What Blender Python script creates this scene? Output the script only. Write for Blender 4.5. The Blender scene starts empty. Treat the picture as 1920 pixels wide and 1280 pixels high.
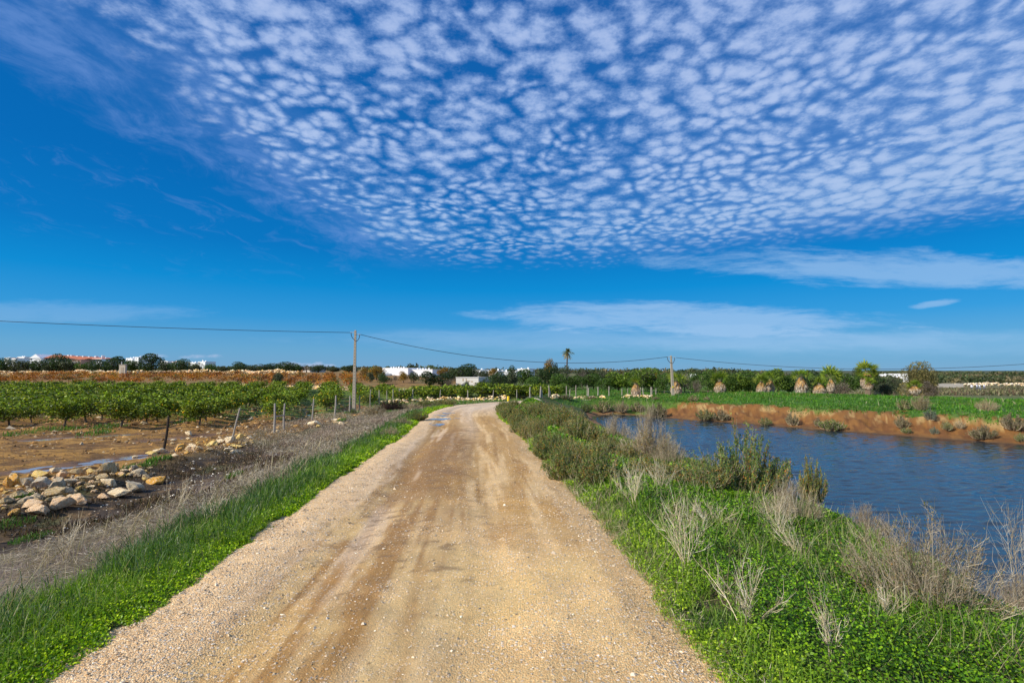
import bpy, math, random
import numpy as np
S = bpy.context.scene
R = math.radians
# ------------------------------------------------------------------ camera
CAMH = 1.7; F = 960.0; PITCH = math.atan(60/960)
CT, ST = math.cos(PITCH), math.sin(PITCH)
cd = bpy.data.cameras.new('camera'); cam = bpy.data.objects.new('camera', cd); S.collection.objects.link(cam)
cam.location = (0, 0, CAMH); cam.rotation_euler = (R(90)+PITCH, 0, 0)
cd.lens = 18; cd.sensor_width = 36; cd.clip_start = .05; cd.clip_end = 6000
S.camera = cam
# ------------------------------------------------------------------ exposure
S.view_settings.view_transform = 'Standard'; S.view_settings.look = 'None'
S.view_settings.gamma = 1; S.view_settings.exposure = 0.16
# ------------------------------------------------------------------ sun
SUNEL = R(33); SUNX, SUNY = -.89, -.46             # towards the sun
sl = bpy.data.lights.new('sun', 'SUN'); sl.energy = 5.0; sl.angle = R(.5); sl.color = (1, .93, .82)
so = bpy.data.objects.new('sun', sl); S.collection.objects.link(so)
from mathutils import Vector
sv = Vector((SUNX, SUNY, 0)).normalized()*math.cos(SUNEL)+Vector((0, 0, math.sin(SUNEL)))
so.rotation_euler = sv.to_track_quat('Z', 'Y').to_euler()
# ------------------------------------------------------------------ node helpers
class T:
    def __init__(s, nt): s.nt = nt; s.n = nt.nodes; s.l = nt.links
    def node(s, typ, **kw):
        n = s.n.new(typ)
        for k, v in kw.items(): setattr(n, k, v)
        return n
    def set(s, sock, v):
        if isinstance(v, E): s.l.new(v.s, sock)
        elif isinstance(v, bpy.types.NodeSocket): s.l.new(v, sock)
        elif v is not None:
            if isinstance(v, (tuple, list)) and len(v) == 3 and sock.type == 'RGBA': v = (*v, 1)
            sock.default_value = v
    def math(s, op, a, b=0, c=0):
        n = s.node('ShaderNodeMath', operation=op); s.set(n.inputs[0], a)
        s.set(n.inputs[1], b); s.set(n.inputs[2], c); return E(s, n.outputs[0])
    def step(s, x, a, b):
        n = s.node('ShaderNodeMapRange', interpolation_type='SMOOTHSTEP'); s.set(n.inputs[0], x)
        n.inputs[1].default_value = a; n.inputs[2].default_value = b; return E(s, n.outputs[0])
    def noise(s, vec, scale, detail=3, rough=.5, dist=0, out=0):
        n = s.node('ShaderNodeTexNoise'); s.set(n.inputs['Vector'], vec)
        n.inputs['Scale'].default_value = scale; n.inputs['Detail'].default_value = detail
        n.inputs['Roughness'].default_value = rough; n.inputs['Distortion'].default_value = dist
        return E(s, n.outputs[out])
    def voro(s, vec, scale, feature='F1', rand=1., smooth=None, out=0, dims='3D'):
        n = s.node('ShaderNodeTexVoronoi', feature=feature, voronoi_dimensions=dims); s.set(n.inputs['Vector'], vec)
        n.inputs['Scale'].default_value = scale; n.inputs['Randomness'].default_value = rand
        if smooth is not None: n.inputs['Smoothness'].default_value = smooth
        return E(s, n.outputs[out])
    def xyz(s, v):
        n = s.node('ShaderNodeSeparateXYZ'); s.set(n.inputs[0], v); return [E(s, n.outputs[i]) for i in range(3)]
    def comb(s, x, y, z=0):
        n = s.node('ShaderNodeCombineXYZ')
        for i, v in enumerate((x, y, z)): s.set(n.inputs[i], v)
        return E(s, n.outputs[0])
    def mix(s, f, a, b, typ='MIX'):
        n = s.node('ShaderNodeMix', data_type='RGBA', blend_type=typ); s.set(n.inputs[0], f)
        s.set(n.inputs[6], a); s.set(n.inputs[7], b); return E(s, n.outputs[2])
    def scale(s, v, k):
        n = s.node('ShaderNodeVectorMath', operation='MULTIPLY'); s.set(n.inputs[0], v)
        if isinstance(k, (int, float)): k = (k, k, k)
        if isinstance(k, tuple): n.inputs[1].default_value = k
        else: s.set(n.inputs[1], k)
        return E(s, n.outputs[0])
    def vadd(s, a, b):
        n = s.node('ShaderNodeVectorMath', operation='ADD'); s.set(n.inputs[0], a); s.set(n.inputs[1], b); return E(s, n.outputs[0])
    def vsub(s, a, b):
        n = s.node('ShaderNodeVectorMath', operation='SUBTRACT'); s.set(n.inputs[0], a); s.set(n.inputs[1], b); return E(s, n.outputs[0])
    def attr(s, name, out='Color'):
        n = s.node('ShaderNodeAttribute', attribute_name=name); return E(s, n.outputs[out])
    def pos(s):
        return E(s, s.node('ShaderNodeNewGeometry').outputs['Position'])
    def bump(s, h, strength, dist, normal=None):
        n = s.node('ShaderNodeBump'); s.set(n.inputs['Height'], h); n.inputs['Strength'].default_value = strength
        n.inputs['Distance'].default_value = dist
        if normal is not None: s.set(n.inputs['Normal'], normal)
        return E(s, n.outputs[0])
class E:
    def __init__(s, t, sock): s.t = t; s.s = sock
    def __add__(s, o): return s.t.math('ADD', s, o)
    __radd__ = __add__
    def __sub__(s, o): return s.t.math('SUBTRACT', s, o)
    def __rsub__(s, o): return s.t.math('SUBTRACT', o, s)
    def __mul__(s, o): return s.t.math('MULTIPLY', s, o)
    __rmul__ = __mul__
    def __truediv__(s, o): return s.t.math('DIVIDE', s, o)
    def max(s, o): return s.t.math('MAXIMUM', s, o)
    def min(s, o): return s.t.math('MINIMUM', s, o)
    def abs(s): return s.t.math('ABSOLUTE', s)
# ------------------------------------------------------------------ world
def build_world():
    w = bpy.data.worlds.new('World'); S.world = w; w.use_nodes = True
    nt = w.node_tree; nt.nodes.clear(); t = T(nt)
    sky = t.node('ShaderNodeTexSky', sky_type='NISHITA'); sky.sun_disc = False
    sky.sun_elevation = SUNEL; sky.sun_rotation = math.atan2(SUNX, SUNY) % (2*math.pi)
    sky.air_density = 1.; sky.dust_density = .35; sky.ozone_density = 2.5
    base = t.mix(1., E(t, sky.outputs[0]), (.50, .93, 1.28), 'MULTIPLY')
    hsv = t.node('ShaderNodeHueSaturation'); hsv.inputs['Saturation'].default_value = 1.13
    t.set(hsv.inputs['Color'], base); base = E(t, hsv.outputs[0])
    d = E(t, t.node('ShaderNodeTexCoord').outputs['Generated'])
    x, y, z = t.xyz(d)
    zc = z.max(.015)
    # the horizon band is paler and greyer, and the upper sky deeper
    up = t.step(z, .0, .55)
    rp = t.node('ShaderNodeValToRGB'); cr = rp.color_ramp; cr.elements[0].position = 0.; cr.elements[1].position = .75
    cr.elements.remove(cr.elements[1])
    for k, (p_, c_) in enumerate([(0., (.20, .35, .56)), (.045, (.135, .35, .59)), (.10, (.035, .285, .62)), (.16, (.003, .235, .585)), (.225, (.002, .165, .49)), (.33, (.002, .130, .43)), (.75, (.002, .075, .32))]):
        el = cr.elements[0] if k == 0 else cr.elements.new(p_); el.color = (*c_, 1)
    t.set(rp.inputs[0], z)
    base = t.mix(.14, t.scale(E(t, rp.outputs[0]), 1/.092), t.mix(1., base, (.3, .75, .9), 'MULTIPLY'))
    zq = (z+.08).max(.05); px, py = x/zq, y/zq      # the cloud deck, a gently curved sheet overhead
    L = px - py*.20 + 1.51                   # distance inside its straight left edge
    P = t.comb(px, py, 0)
    w1 = t.noise(P, 3.0, 2, .5, out=1)
    w2 = t.noise(P, 12., 2, .5, out=1)
    Pw = t.vadd(P, t.scale(t.vsub(w1, (.5, .5, .5)), .17))
    Pw = t.vadd(Pw, t.scale(t.vsub(w2, (.5, .5, .5)), .042))
    Pr = t.node('ShaderNodeVectorRotate', rotation_type='Z_AXIS'); t.set(Pr.inputs['Vector'], Pw); Pr.inputs['Angle'].default_value = R(28)
    Pa = t.scale(E(t, Pr.outputs[0]), (1., .92, 1.))
    v1 = t.voro(Pa, 11.0, 'SMOOTH_F1', .85, .25, dims='2D')
    v2 = t.voro(Pa, 17.5, 'SMOOTH_F1', .9, .3, dims='2D')
    big = t.noise(P, 2.1, 3, .55)
    fine = t.noise(P, 34., 5, .62)
    fine2 = t.noise(P, 95., 3, .6)
    wr = t.step(px, -.1, 1.8)                  # thicker and smoother to the right
    vm = t.step(t.noise(P, 1.6, 2, .5), .40, .62)
    puff = 1.04 - v1*1.45*(1.-vm*.75) - v2*(.30+vm*1.25) + (fine-.5)*1.0 + (fine2-.5)*.45 + (big-.5)*1.15 + wr*.30 + .06
    edge_n = (t.noise(P, 3.2, 6, .66)-.5)*1.5
    left = t.step(L + edge_n*.34 - (1. - t.step(py, 1.0, 2.2))*.10, .0, .34)
    far = 1. - t.step(py + (px-.6).max(0)*.60 + edge_n*.36, 2.75, 3.60)
    a_puff = t.step(puff - (1.-far)*.55 - (1.-left)*.35, -.20, .80)*left*far
    body = t.step(puff, .2, 1.2)
    # the thin veil between the puffs and past their left edge
    st = t.noise(t.scale(t.vadd(P, t.scale(w1, .25)), (3.0, 1.7, 1.)), 2.6, 7, .68)
    veil_r = t.step(L + .10 + (st-.5)*.7, -.12, .30)*far
    veil_l = veil_r*(1. - t.step(L, .05, .75))
    a_veil = veil_r*(.02 + .38*wr) + veil_l*(.10 + t.step(st, .38, .70)*.38)
    cir = t.noise(t.scale(t.vadd(t.vadd(P, t.scale(w1, .5)), (0, 0, 3)), (2.4, 1.0, 1.)), 2.6, 8, .70)
    a_cir = t.step(cir, .52, .76)*.34*(1. - t.step(L, -.30, .0))*t.step(z, .12, .3)
    # cirrus in the lower sky, by bearing a and height e
    yc = y.max(.02); a, e = x/yc, z/yc
    A = t.comb(a, e, 0)
    sn = t.noise(t.scale(t.vadd(A, t.scale(t.noise(A, 3., 2, .5, out=1), (.12, .05, 0))), (1.6, 10., 1.)), 3.0, 9, .70)
    def blob(ca, ce, ra, re, soft=.9, tilt=0.):
        ex = ((a-ca)/ra); ey = ((e-ce-(a-ca)*tilt)/re)
        return 1. - t.step(ex*ex + ey*ey + (sn-.5)*4.6, .0, .0+soft*1.5)
    a_low = blob(.35, .108, .36, .030, 1.1, -.02)*.62 + blob(.78, .205, .42, .034, 1., -.035)*.55 \
        + blob(.30, .067, .55, .02, 1.4)*.30 + blob(.83, .137, .05, .008, .8, .15)*.5 \
        + blob(.8, .06, .5, .022, 1.4)*.22 + blob(-.97, .12, .3, .02, 1.2)*.25
    bn = t.noise(t.scale(A, (9., 24., 1.)), 3.4, 6, .64)
    def cum(ca, ce, ra, re):
        ex = ((a-ca)/ra); ey = ((e-ce)/re)
        ey = ey.max(ey*-1.9)
        return 1. - t.step(ex*ex + ey*ey + (bn-.5)*6., -.6, 1.3)
    a_cum = cum(-.415, .0135, .085, .0085)*.75 + cum(-.605, .032, .04, .006)*.45 + cum(-.70, .034, .03, .006)*.35 + cum(-.63, .005, .06, .005)*.5 + cum(-.9,.01,.1,.004)*.2
    ccol = t.mix(body, (.16, .31, .62), (.40, .52, .77))
    topf = t.step(z, .28, .62)
    ccol = t.mix((1. - t.step(z, .16, .40))*.75, ccol, t.mix(body, (.14, .33, .62), (.30, .46, .71)))
    ccol = t.mix(topf*.30, ccol, (.33, .41, .70))
    c = t.mix(t.math('MINIMUM', a_veil + a_cir, .75), t.scale(base, .092), (.17, .31, .66))
    c = t.mix(a_puff*.95, c, ccol)
    c = t.mix(t.math('MINIMUM', a_low, .7), c, (.34, .53, .78))
    c = t.mix(t.math('MINIMUM', a_cum, .8), c, (.50, .56, .76))
    bg = t.node('ShaderNodeBackground'); t.set(bg.inputs[0], c); bg.inputs[1].default_value = 1.0
    out = t.node('ShaderNodeOutputWorld'); t.l.new(bg.outputs[0], out.inputs[0])
    w.cycles.sampling_method = 'MANUAL'; w.cycles.sample_map_resolution = 512
build_world()
# ------------------------------------------------------------------ noise and projection
def _h(ix, iy, s):
    n = (ix.astype(np.int64)*374761393 + iy.astype(np.int64)*668265263 + s*974634777) & 0xffffffff
    n = ((n ^ (n >> 13))*1274126177) & 0xffffffff
    return ((n ^ (n >> 16)) & 0xffff)/65535.
def vn(x, y, s=0):
    x = np.asarray(x, float); y = np.asarray(y, float)
    ix = np.floor(x); iy = np.floor(y); fx = x-ix; fy = y-iy
    fx = fx*fx*(3-2*fx); fy = fy*fy*(3-2*fy)
    a = _h(ix, iy, s); b = _h(ix+1, iy, s); c = _h(ix, iy+1, s); d = _h(ix+1, iy+1, s)
    return (a*(1-fx)+b*fx)*(1-fy)+(c*(1-fx)+d*fx)*fy
def fbm(x, y, s=0, o=4):
    r = 0; a = .5; t = 0
    for k in range(o):
        r = r+a*vn(np.asarray(x)*2**k+k*17.3, np.asarray(y)*2**k-k*9.1, s+k); t += a; a *= .5
    return r/t
def sst(x, a, b):
    t = np.clip((np.asarray(x, float)-a)/(b-a), 0, 1); return t*t*(3-2*t)
def ray(px, py):
    dx = (px-960)/F; up = (640-py)/F
    return dx, CT-up*ST, ST+up*CT
def at(px, py, Y):
    a, b, c = ray(px, py); k = Y/b; return Vector((a*k, Y, CAMH+c*k))
# ------------------------------------------------------------------ terrain
ROAD = np.array([(-.68, -30, 0), (-.68, 0, 0), (-.70, 4, 0), (-1.17, 10, -.1), (-1.6, 16.6, -.24), (-2.15, 22, -.36), (-2.75, 28, -.46), (-2.75, 33, -.54),
                 (-1.9, 37.5, -.57), (.4, 41, -.6), (3.5, 43.4, -.62), (7.5, 45, -.63), (13, 46.2, -.64), (20, 47.4, -.7), (34, 50, -.9), (60, 56, -1.4)])
def densify(P, n):
    d = np.r_[0, np.cumsum(np.hypot(*np.diff(P[:, :2], axis=0).T))]
    s = np.linspace(0, d[-1], n)
    Q = np.stack([np.interp(s, d, P[:, k]) for k in range(3)], 1)
    for _ in range(14):
        Q[1:-1] = (Q[:-2]+Q[1:-1]*2+Q[2:])/4
    return Q
RD = densify(ROAD, 260)
RT = np.gradient(RD[:, :2], axis=0); RT /= np.linalg.norm(RT, axis=1)[:, None]
RS = np.r_[0, np.cumsum(np.hypot(*np.diff(RD[:, :2], axis=0).T))]
def road_c(x, y):
    """signed distance (right positive) and height of the nearest point of the road"""
    x = np.atleast_1d(np.asarray(x, float)); y = np.atleast_1d(np.asarray(y, float))
    sh = x.shape; x = x.ravel(); y = y.ravel()
    d = np.full(x.shape, 60.); z = np.full(x.shape, -.5); s = np.zeros(x.shape)
    m = (y < 75) & (y > -32) & (np.abs(x) < 75)
    idx = np.nonzero(m)[0]
    for k in range(0, len(idx), 20000):
        i = idx[k:k+20000]
        D = (x[i, None]-RD[None, :, 0])**2+(y[i, None]-RD[None, :, 1])**2
        j = D.argmin(1)
        vx = x[i]-RD[j, 0]; vy = y[i]-RD[j, 1]
        sgn = np.sign(vx*RT[j, 1]-vy*RT[j, 0]); along = vx*RT[j, 0]+vy*RT[j, 1]
        lat = np.abs(vx*RT[j, 1]-vy*RT[j, 0])
        ends = (j == 0) | (j == len(RD)-1)
        d[i] = np.where(ends, np.sqrt(D[np.arange(len(i)), j]), lat)*np.where(sgn == 0, 1, sgn); z[i] = RD[j, 2]; s[i] = RS[j]+along
    return d.reshape(sh), z.reshape(sh), s.reshape(sh)
POND = np.array([(5.0, -12), (5.2, 3), (5.7, 7.5), (5.0, 12), (4.9, 20), (5.1, 28), (5.5, 35.5), (6.5, 37.9), (8.2, 37.8), (9.6, 36.4), (10.5, 35), (12, 33), (14.5, 30.6), (16.4, 27.4),
                 (18.6, 25.3), (20.5, 23), (21.8, 21.6), (26, 17), (32, 10), (42, -2), (50, -12)])
WL = -1.3
def pond_sd(x, y):
    x = np.atleast_1d(np.asarray(x, float)); y = np.atleast_1d(np.asarray(y, float))
    x = x+.5*(vn(x*.5, y*.5, 5)-.5)+.25*(vn(x*1.6, y*1.6, 6)-.5); best = np.full(x.shape, 1e9); ins = np.zeros(x.shape, bool)
    n = len(POND)
    for i in range(n):
        ax, ay = POND[i]; bx, by = POND[(i+1) % n]
        ex, ey = bx-ax, by-ay; t = np.clip(((x-ax)*ex+(y-ay)*ey)/(ex*ex+ey*ey), 0, 1)
        best = np.minimum(best, (x-ax-t*ex)**2+(y-ay-t*ey)**2)
        c = ((ay > y) != (by > y)); xi = (bx-ax)*(y-ay)/((by-ay) or 1e-9)+ax
        ins ^= c & (x < xi)
    return np.where(ins, -1, 1)*np.sqrt(best)
def puddle_mask(x, y):
    def band(x0, y0, x1, y1, w):
        ex, ey = x1-x0, y1-y0; t = np.clip(((x-x0)*ex+(y-y0)*ey)/(ex*ex+ey*ey), 0, 1)
        d = np.hypot(x-x0-t*ex, y-y0-t*ey); return 1-sst(d, w*.35, w)
    return np.maximum.reduce([band(-13.2, 14.0, -11.6, 17.2, 1.0), band(-19.3, 20.6, -16.6, 22.6, .7), band(-14.3, 20.3, -12.8, 22.4, .8), band(-12.6, 33, -11.6, 34.5, .6)])
FIELD = -.9
def H(x, y):
    x = np.atleast_1d(np.asarray(x, float)); y = np.atleast_1d(np.asarray(y, float))
    L = np.interp(y, [0, 45, 60, 75, 85, 130, 200, 400, 1000, 2500], [-.9, -.9, -.75, -.30, .0, 1.75, 3.0, 5, 9, 16])
    C = np.interp(y, [0, 50, 60, 110, 200, 1000, 2500], [-.6, -.75, -.5, .2, 1.2, 7, 15])
    Rr = np.interp(y, [0, 30, 40, 52, 120, 200, 300, 1000, 2500], [-.4, -.4, -.3, -.7, -2.2, -1.6, .6, 7, 15])
    q = x/np.maximum(np.abs(y), 1.)
    wl = 1-sst(q, -.22, -.04); wr = sst(q, .42, .62)
    z = L*wl+C*(1-wl)*(1-wr)+Rr*wr
    far = sst(y, 10, 60)
    z = z+(fbm(x*.05, y*.05, 3)-.5)*.9*sst(y, 60, 160)
    n1 = fbm(x*.6, y*.6, 1); n2 = fbm(x*2.6, y*2.6, 2, 5)
    z = z+(n1-.5)*.10+(n2-.5)*.07
    # orchard berms along the rows
    lat = x*.943+y*.334
    soilm = sst(-x, 11.6, 13.)*sst(y, 21, 26)*(1-sst(y, 44, 52))
    z = z+soilm*.10*np.cos(lat/3.3*2*math.pi)
    pm = puddle_mask(x, y)
    lev = FIELD+(n2-.5)*.10+(n1-.5)*.05
    z = z*(1-pm)+(lev-.06)*pm
    # loose heap of stones beside the fence
    hp = np.exp(-(((x+9.1+.10*(y-10))/1.1)**2))*sst(y, 5, 8)*(1-sst(y, 15, 21))
    z = z+hp*.26
    # green mound beyond the pond
    sd = pond_sd(x, y)
    farbank = np.maximum(sst(x, 6.5, 9.), sst(y, 38.0, 39.6)*sst(x, 5., 7.))
    prof = np.interp(sd, [0, .5, 1.3, 2.6, 3.6, 7, 10.5, 15, 20], [WL, WL+.07, -1.05, -.38, -.28, -.08, .10, .05, -.5])
    blf = np.exp(-((sd-1.2)/.7)**2)
    prof = prof+blf*((fbm(x*1.3, y*1.3, 8)-.5)*.45)+(n2-.5)*.10+(n1-.5)*.16
    mw = farbank*(1-sst(sd, 13, 20))
    prof = prof+np.exp(-((sd-1.7)/.9)**2)*((fbm(x*2.6, y*2.6, 9, 4)-.5)*.50+(fbm(x*7, y*7, 10, 3)-.5)*.16)
    z = z*(1-mw)+prof*mw
    # the near bank and the road embankment
    d, rz, s = road_c(x, y)
    ad = np.abs(d)
    near = (1-farbank)*(1-sst(sd, 4.5, 7))*sst(x, -.5, 1.5)*(1-sst(d, 60, 61))
    bank = np.interp(sd, [0, .25, .9, 1.7, 4], [WL, WL+.25, -.42, -.18, -.04])+rz*.75+(n2-.5)*.12+(n1-.5)*.14
    bank = np.maximum(bank, WL+.02+sd*.35)
    z = z*(1-near)+bank*near
    rw = 1-sst(ad, 2.0, 5.2+2*(d < 0))
    rr = 1-sst(ad, 2.0, 3.6)
    sidef = np.where(d < 0, rw, rr)
    side = rz-.04+(n2-.5)*.07*sst(ad, 2, 3)
    z = z*(1-sidef)+side*sidef
    inr = 1-sst(ad, 1.72, 2.0)
    z = z-.07*inr
    z = np.where(sd < 0, np.minimum(z, WL-.03-.4*np.minimum(-sd, 1.5)), z)
    return z
def h1(x, y): return float(H(x, y)[0])
def hit(px, py, ymin=2.2):
    a, b, c = ray(px, py)
    k = np.r_[np.arange(ymin, 60, .06), np.arange(60, 500, .5)]/b
    X, Y, Z = a*k, b*k, CAMH+c*k
    h = H(X, Y); h = np.maximum(h, np.where(pond_sd(X, Y) < 0, WL, -9))
    w = np.nonzero(Z <= h)[0]
    i = w[0] if len(w) else len(k)-1
    return Vector((X[i], Y[i], h[i]))
# ------------------------------------------------------------------ mesh helpers
def tag(o, label=None, cat=None, group=None, kind=None):
    if label: o['label'] = label
    if cat: o['category'] = cat
    if group: o['group'] = group
    if kind: o['kind'] = kind
    return o
def link(o, parent=None):
    S.collection.objects.link(o)
    if parent is not None: o.parent = parent
    return o
def empty(name, loc, rz=0, scale=(1, 1, 1)):
    o = bpy.data.objects.new(name, None); o.location = loc; o.rotation_euler = (0, 0, rz); o.scale = scale
    o.empty_display_size = .2; return link(o)
class G:
    def __init__(s): s.V = []; s.T = []; s.Q = []; s.C = []; s.n = 0
    def add(s, V, T=None, Q=None, C=(.5, .5, .5)):
        V = np.asarray(V, float).reshape(-1, 3)
        if T is not None and len(T): s.T.append(np.asarray(T, int).reshape(-1, 3)+s.n)
        if Q is not None and len(Q): s.Q.append(np.asarray(Q, int).reshape(-1, 4)+s.n)
        C = np.asarray(C, float)
        if C.ndim == 1: C = np.tile(C, (len(V), 1))
        s.V.append(V); s.C.append(C); s.n += len(V); return s
    def mesh(s, name, mat, smooth=False):
        V = np.concatenate(s.V); C = np.concatenate(s.C)
        Tt = np.concatenate(s.T) if s.T else np.zeros((0, 3), int); Q = np.concatenate(s.Q) if s.Q else np.zeros((0, 4), int)
        me = bpy.data.meshes.new(name); me.vertices.add(len(V)); me.vertices.foreach_set('co', V.astype(np.float32).ravel())
        nl = len(Tt)*3+len(Q)*4; me.loops.add(nl)
        me.loops.foreach_set('vertex_index', np.r_[Tt.ravel(), Q.ravel()].astype(np.int32))
        me.polygons.add(len(Tt)+len(Q))
        me.polygons.foreach_set('loop_start', np.r_[np.arange(len(Tt))*3, len(Tt)*3+np.arange(len(Q))*4].astype(np.int32))
        ca = me.color_attributes.new('Col', 'FLOAT_COLOR', 'POINT')
        ca.data.foreach_set('color', np.c_[C, np.ones(len(C))].astype(np.float32).ravel())
        me.update(calc_edges=True)
        me.polygons.foreach_set('use_smooth', np.full(len(Tt)+len(Q), smooth))
        if mat: me.materials.append(mat)
        return me
    def obj(s, name, mat, parent=None, smooth=False):
        return link(bpy.data.objects.new(name, s.mesh(name, mat, smooth)), parent)
    # shapes
    def box(s, x0, x1, y0, y1, z0, z1, C=(.5, .5, .5)):
        V = [(x, y, z) for z in (z0, z1) for y in (y0, y1) for x in (x0, x1)]
        return s.add(V, Q=[(0, 2, 3, 1), (4, 5, 7, 6), (0, 1, 5, 4), (2, 6, 7, 3), (0, 4, 6, 2), (1, 3, 7, 5)], C=C)
    def tube(s, P, r, n=6, C=(.5, .5, .5), cap=True):
        P = np.asarray(P, float); r = np.broadcast_to(np.asarray(r, float), (len(P),))
        t = np.gradient(P, axis=0); t /= np.linalg.norm(t, axis=1)[:, None]+1e-9
        ref = np.array([1., 0, 0]) if abs(t[0, 0]) < .8 else np.array([0, 1., 0])
        u = np.cross(t, ref); u /= np.linalg.norm(u, axis=1)[:, None]; v = np.cross(t, u)
        a = np.arange(n)*2*math.pi/n
        V = P[:, None]+r[:, None, None]*(np.cos(a)[None, :, None]*u[:, None]+np.sin(a)[None, :, None]*v[:, None])
        m = len(P); i, j = np.meshgrid(np.arange(m-1), np.arange(n), indexing='ij'); j2 = (j+1) % n
        Q = np.stack([i*n+j, i*n+j2, (i+1)*n+j2, (i+1)*n+j], -1).reshape(-1, 4)
        V = V.reshape(-1, 3); Tt = []
        if cap:
            V = np.r_[V, P[:1], P[-1:]]; c0, c1 = m*n, m*n+1
            Tt = [(c0, (k+1) % n, k) for k in range(n)]+[(c1, (m-1)*n+k, (m-1)*n+(k+1) % n) for k in range(n)]
        if np.ndim(C) == 2: C = np.r_[np.repeat(C, n, 0), C[:1], C[-1:]] if cap else np.repeat(C, n, 0)
        return s.add(V, T=Tt, Q=Q, C=C)
    def leaves(s, P, D, N, L, W, C):
        """N leaf-shaped quads: P base, D direction, N side reference, L length, W half width"""
        D = D/(np.linalg.norm(D, axis=1)[:, None]+1e-9); sd = np.cross(D, N); sd /= np.linalg.norm(sd, axis=1)[:, None]+1e-9
        L = np.broadcast_to(L, (len(P),))[:, None]; W = np.broadcast_to(W, (len(P),))[:, None]
        V = np.stack([P, P+D*L*.5+sd*W, P+D*L, P+D*L*.5-sd*W], 1).reshape(-1, 3)
        return s.add(V, Q=np.arange(len(P)*4).reshape(-1, 4), C=np.repeat(C, 4, 0))
    def blades(s, P, B, W, C0, C1, droop=.3):  # callers darken the foot colour, painting shade low among the blades
        """grass blades: P foot, B vector to the tip"""
        n = len(P); W = np.broadcast_to(W, (n,))[:, None]
        up = np.array([0, 0, 1.]); hor = B*np.array([1, 1, 0]); sd = np.cross(hor+1e-4, up); sd /= np.linalg.norm(sd, axis=1)[:, None]+1e-9
        rot = np.random.default_rng(n).uniform(0, math.pi, n)[:, None]
        hd = np.cross(sd, up); sd = sd*np.cos(rot)+hd*np.sin(rot)
        ln = np.linalg.norm(B, axis=1)[:, None]
        mid = P+B*.55+up*ln*droop*.22; tip = P+B-up*ln*droop*.12
        V = np.stack([P-sd*W, P+sd*W, mid+sd*W*.75, mid-sd*W*.75, tip], 1).reshape(-1, 3)
        b = np.arange(n)*5
        Cm = (C0+C1)/2
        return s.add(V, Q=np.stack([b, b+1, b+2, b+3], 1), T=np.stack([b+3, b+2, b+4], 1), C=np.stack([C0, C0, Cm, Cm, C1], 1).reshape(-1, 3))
    def twigs(s, A, B, Cc, r, C):
        """many thin three-sided twigs through A, B, Cc with foot radius r"""
        n = len(A); r = np.broadcast_to(r, (n,))[:, None]
        d = Cc-A; d /= np.linalg.norm(d, axis=1)[:, None]+1e-9
        ref = np.where(np.abs(d[:, :1]) < .7, np.array([[1., 0, 0]]), np.array([[0, 1., 0]]))
        u = np.cross(d, ref); u /= np.linalg.norm(u, axis=1)[:, None]; v = np.cross(d, u)
        rings = []
        for P, k in ((A, 1.), (B, .75), (Cc, .35)):
            for a in (0, 2.094, 4.189): rings.append(P+r*k*(math.cos(a)*u+math.sin(a)*v))
        V = np.stack(rings, 1).reshape(-1, 3); b = np.arange(n)[:, None]*9; Q = []
        for k in (0, 3):
            for j in range(3): Q.append(np.c_[b+k+j, b+k+(j+1) % 3, b+k+3+(j+1) % 3, b+k+3+j])
        return s.add(V, Q=np.concatenate(Q), C=np.repeat(C, 9, 0))
def pal(cols, n, rng, w=None, var=.18):
    cols = np.asarray(cols, float); i = rng.choice(len(cols), n, p=w)
    return np.clip(cols[i]*(1+rng.normal(0, var, (n, 1))), .004, .95)
def rdir(rng, n, up=0.):
    v = rng.normal(size=(n, 3)); v[:, 2] += up; return v/(np.linalg.norm(v, axis=1)[:, None]+1e-9)
# ------------------------------------------------------------------ materials
def mat(name):
    m = bpy.data.materials.new(name); m.use_nodes = True; m.node_tree.nodes.clear(); return m, T(m.node_tree)
def finish(t, shader):
    o = t.node('ShaderNodeOutputMaterial'); t.l.new(shader, o.inputs[0])
def prin(t, **kw):
    p = t.node('ShaderNodeBsdfPrincipled')
    for k, v in kw.items(): t.set(p.inputs[k.replace('_', ' ')], v)
    return p
def foliage(name, trans=.35, rough=.55, gain=1.0, var=.25):
    m, t = mat(name)
    rnd = E(t, t.node('ShaderNodeObjectInfo').outputs['Random'])
    c = t.attr('Col'); g = (rnd-.5)*var+gain
    c = t.scale(c, t.comb(g, g, g))
    p = prin(t, Base_Color=c, Roughness=rough, Specular_IOR_Level=.3)
    tr = t.node('ShaderNodeBsdfTranslucent'); t.set(tr.inputs[0], t.mix(1., c, (1.25, 1.3, .6), 'MULTIPLY'))
    mx = t.node('ShaderNodeMixShader'); mx.inputs[0].default_value = trans
    t.l.new(p.outputs[0], mx.inputs[1]); t.l.new(tr.outputs[0], mx.inputs[2]); finish(t, mx.outputs[0]); return m
M = {}
M['leaf'] = foliage('leaf', .28)
M['grass'] = foliage('grass blade', .32, .45, var=0)
M['dry'] = foliage('dry grass', .22, .7, var=0)
M['twig'] = foliage('twig', .0, .85, var=.2)
def attr_mat(name, rough=.8, bscale=30, bstr=.4, bdist=.01, nvar=.35, spec=.3, nscale=12):
    m, t = mat(name); P = E(t, t.node('ShaderNodeTexCoord').outputs['Object']); n = t.noise(P, nscale, 5, .6); n2 = t.noise(P, bscale, 5, .65)
    g = 1.-nvar*.5+n*nvar*.6+(n2-.5)*nvar
    c = t.scale(t.attr('Col'), t.comb(g, g, g))
    p = prin(t, Base_Color=c, Roughness=rough, Specular_IOR_Level=spec, Normal=t.bump(n2, bstr, bdist)); finish(t, p.outputs[0]); return m
M['plain'] = attr_mat('painted surface', .75, 40, .15, .004, .12)
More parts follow.
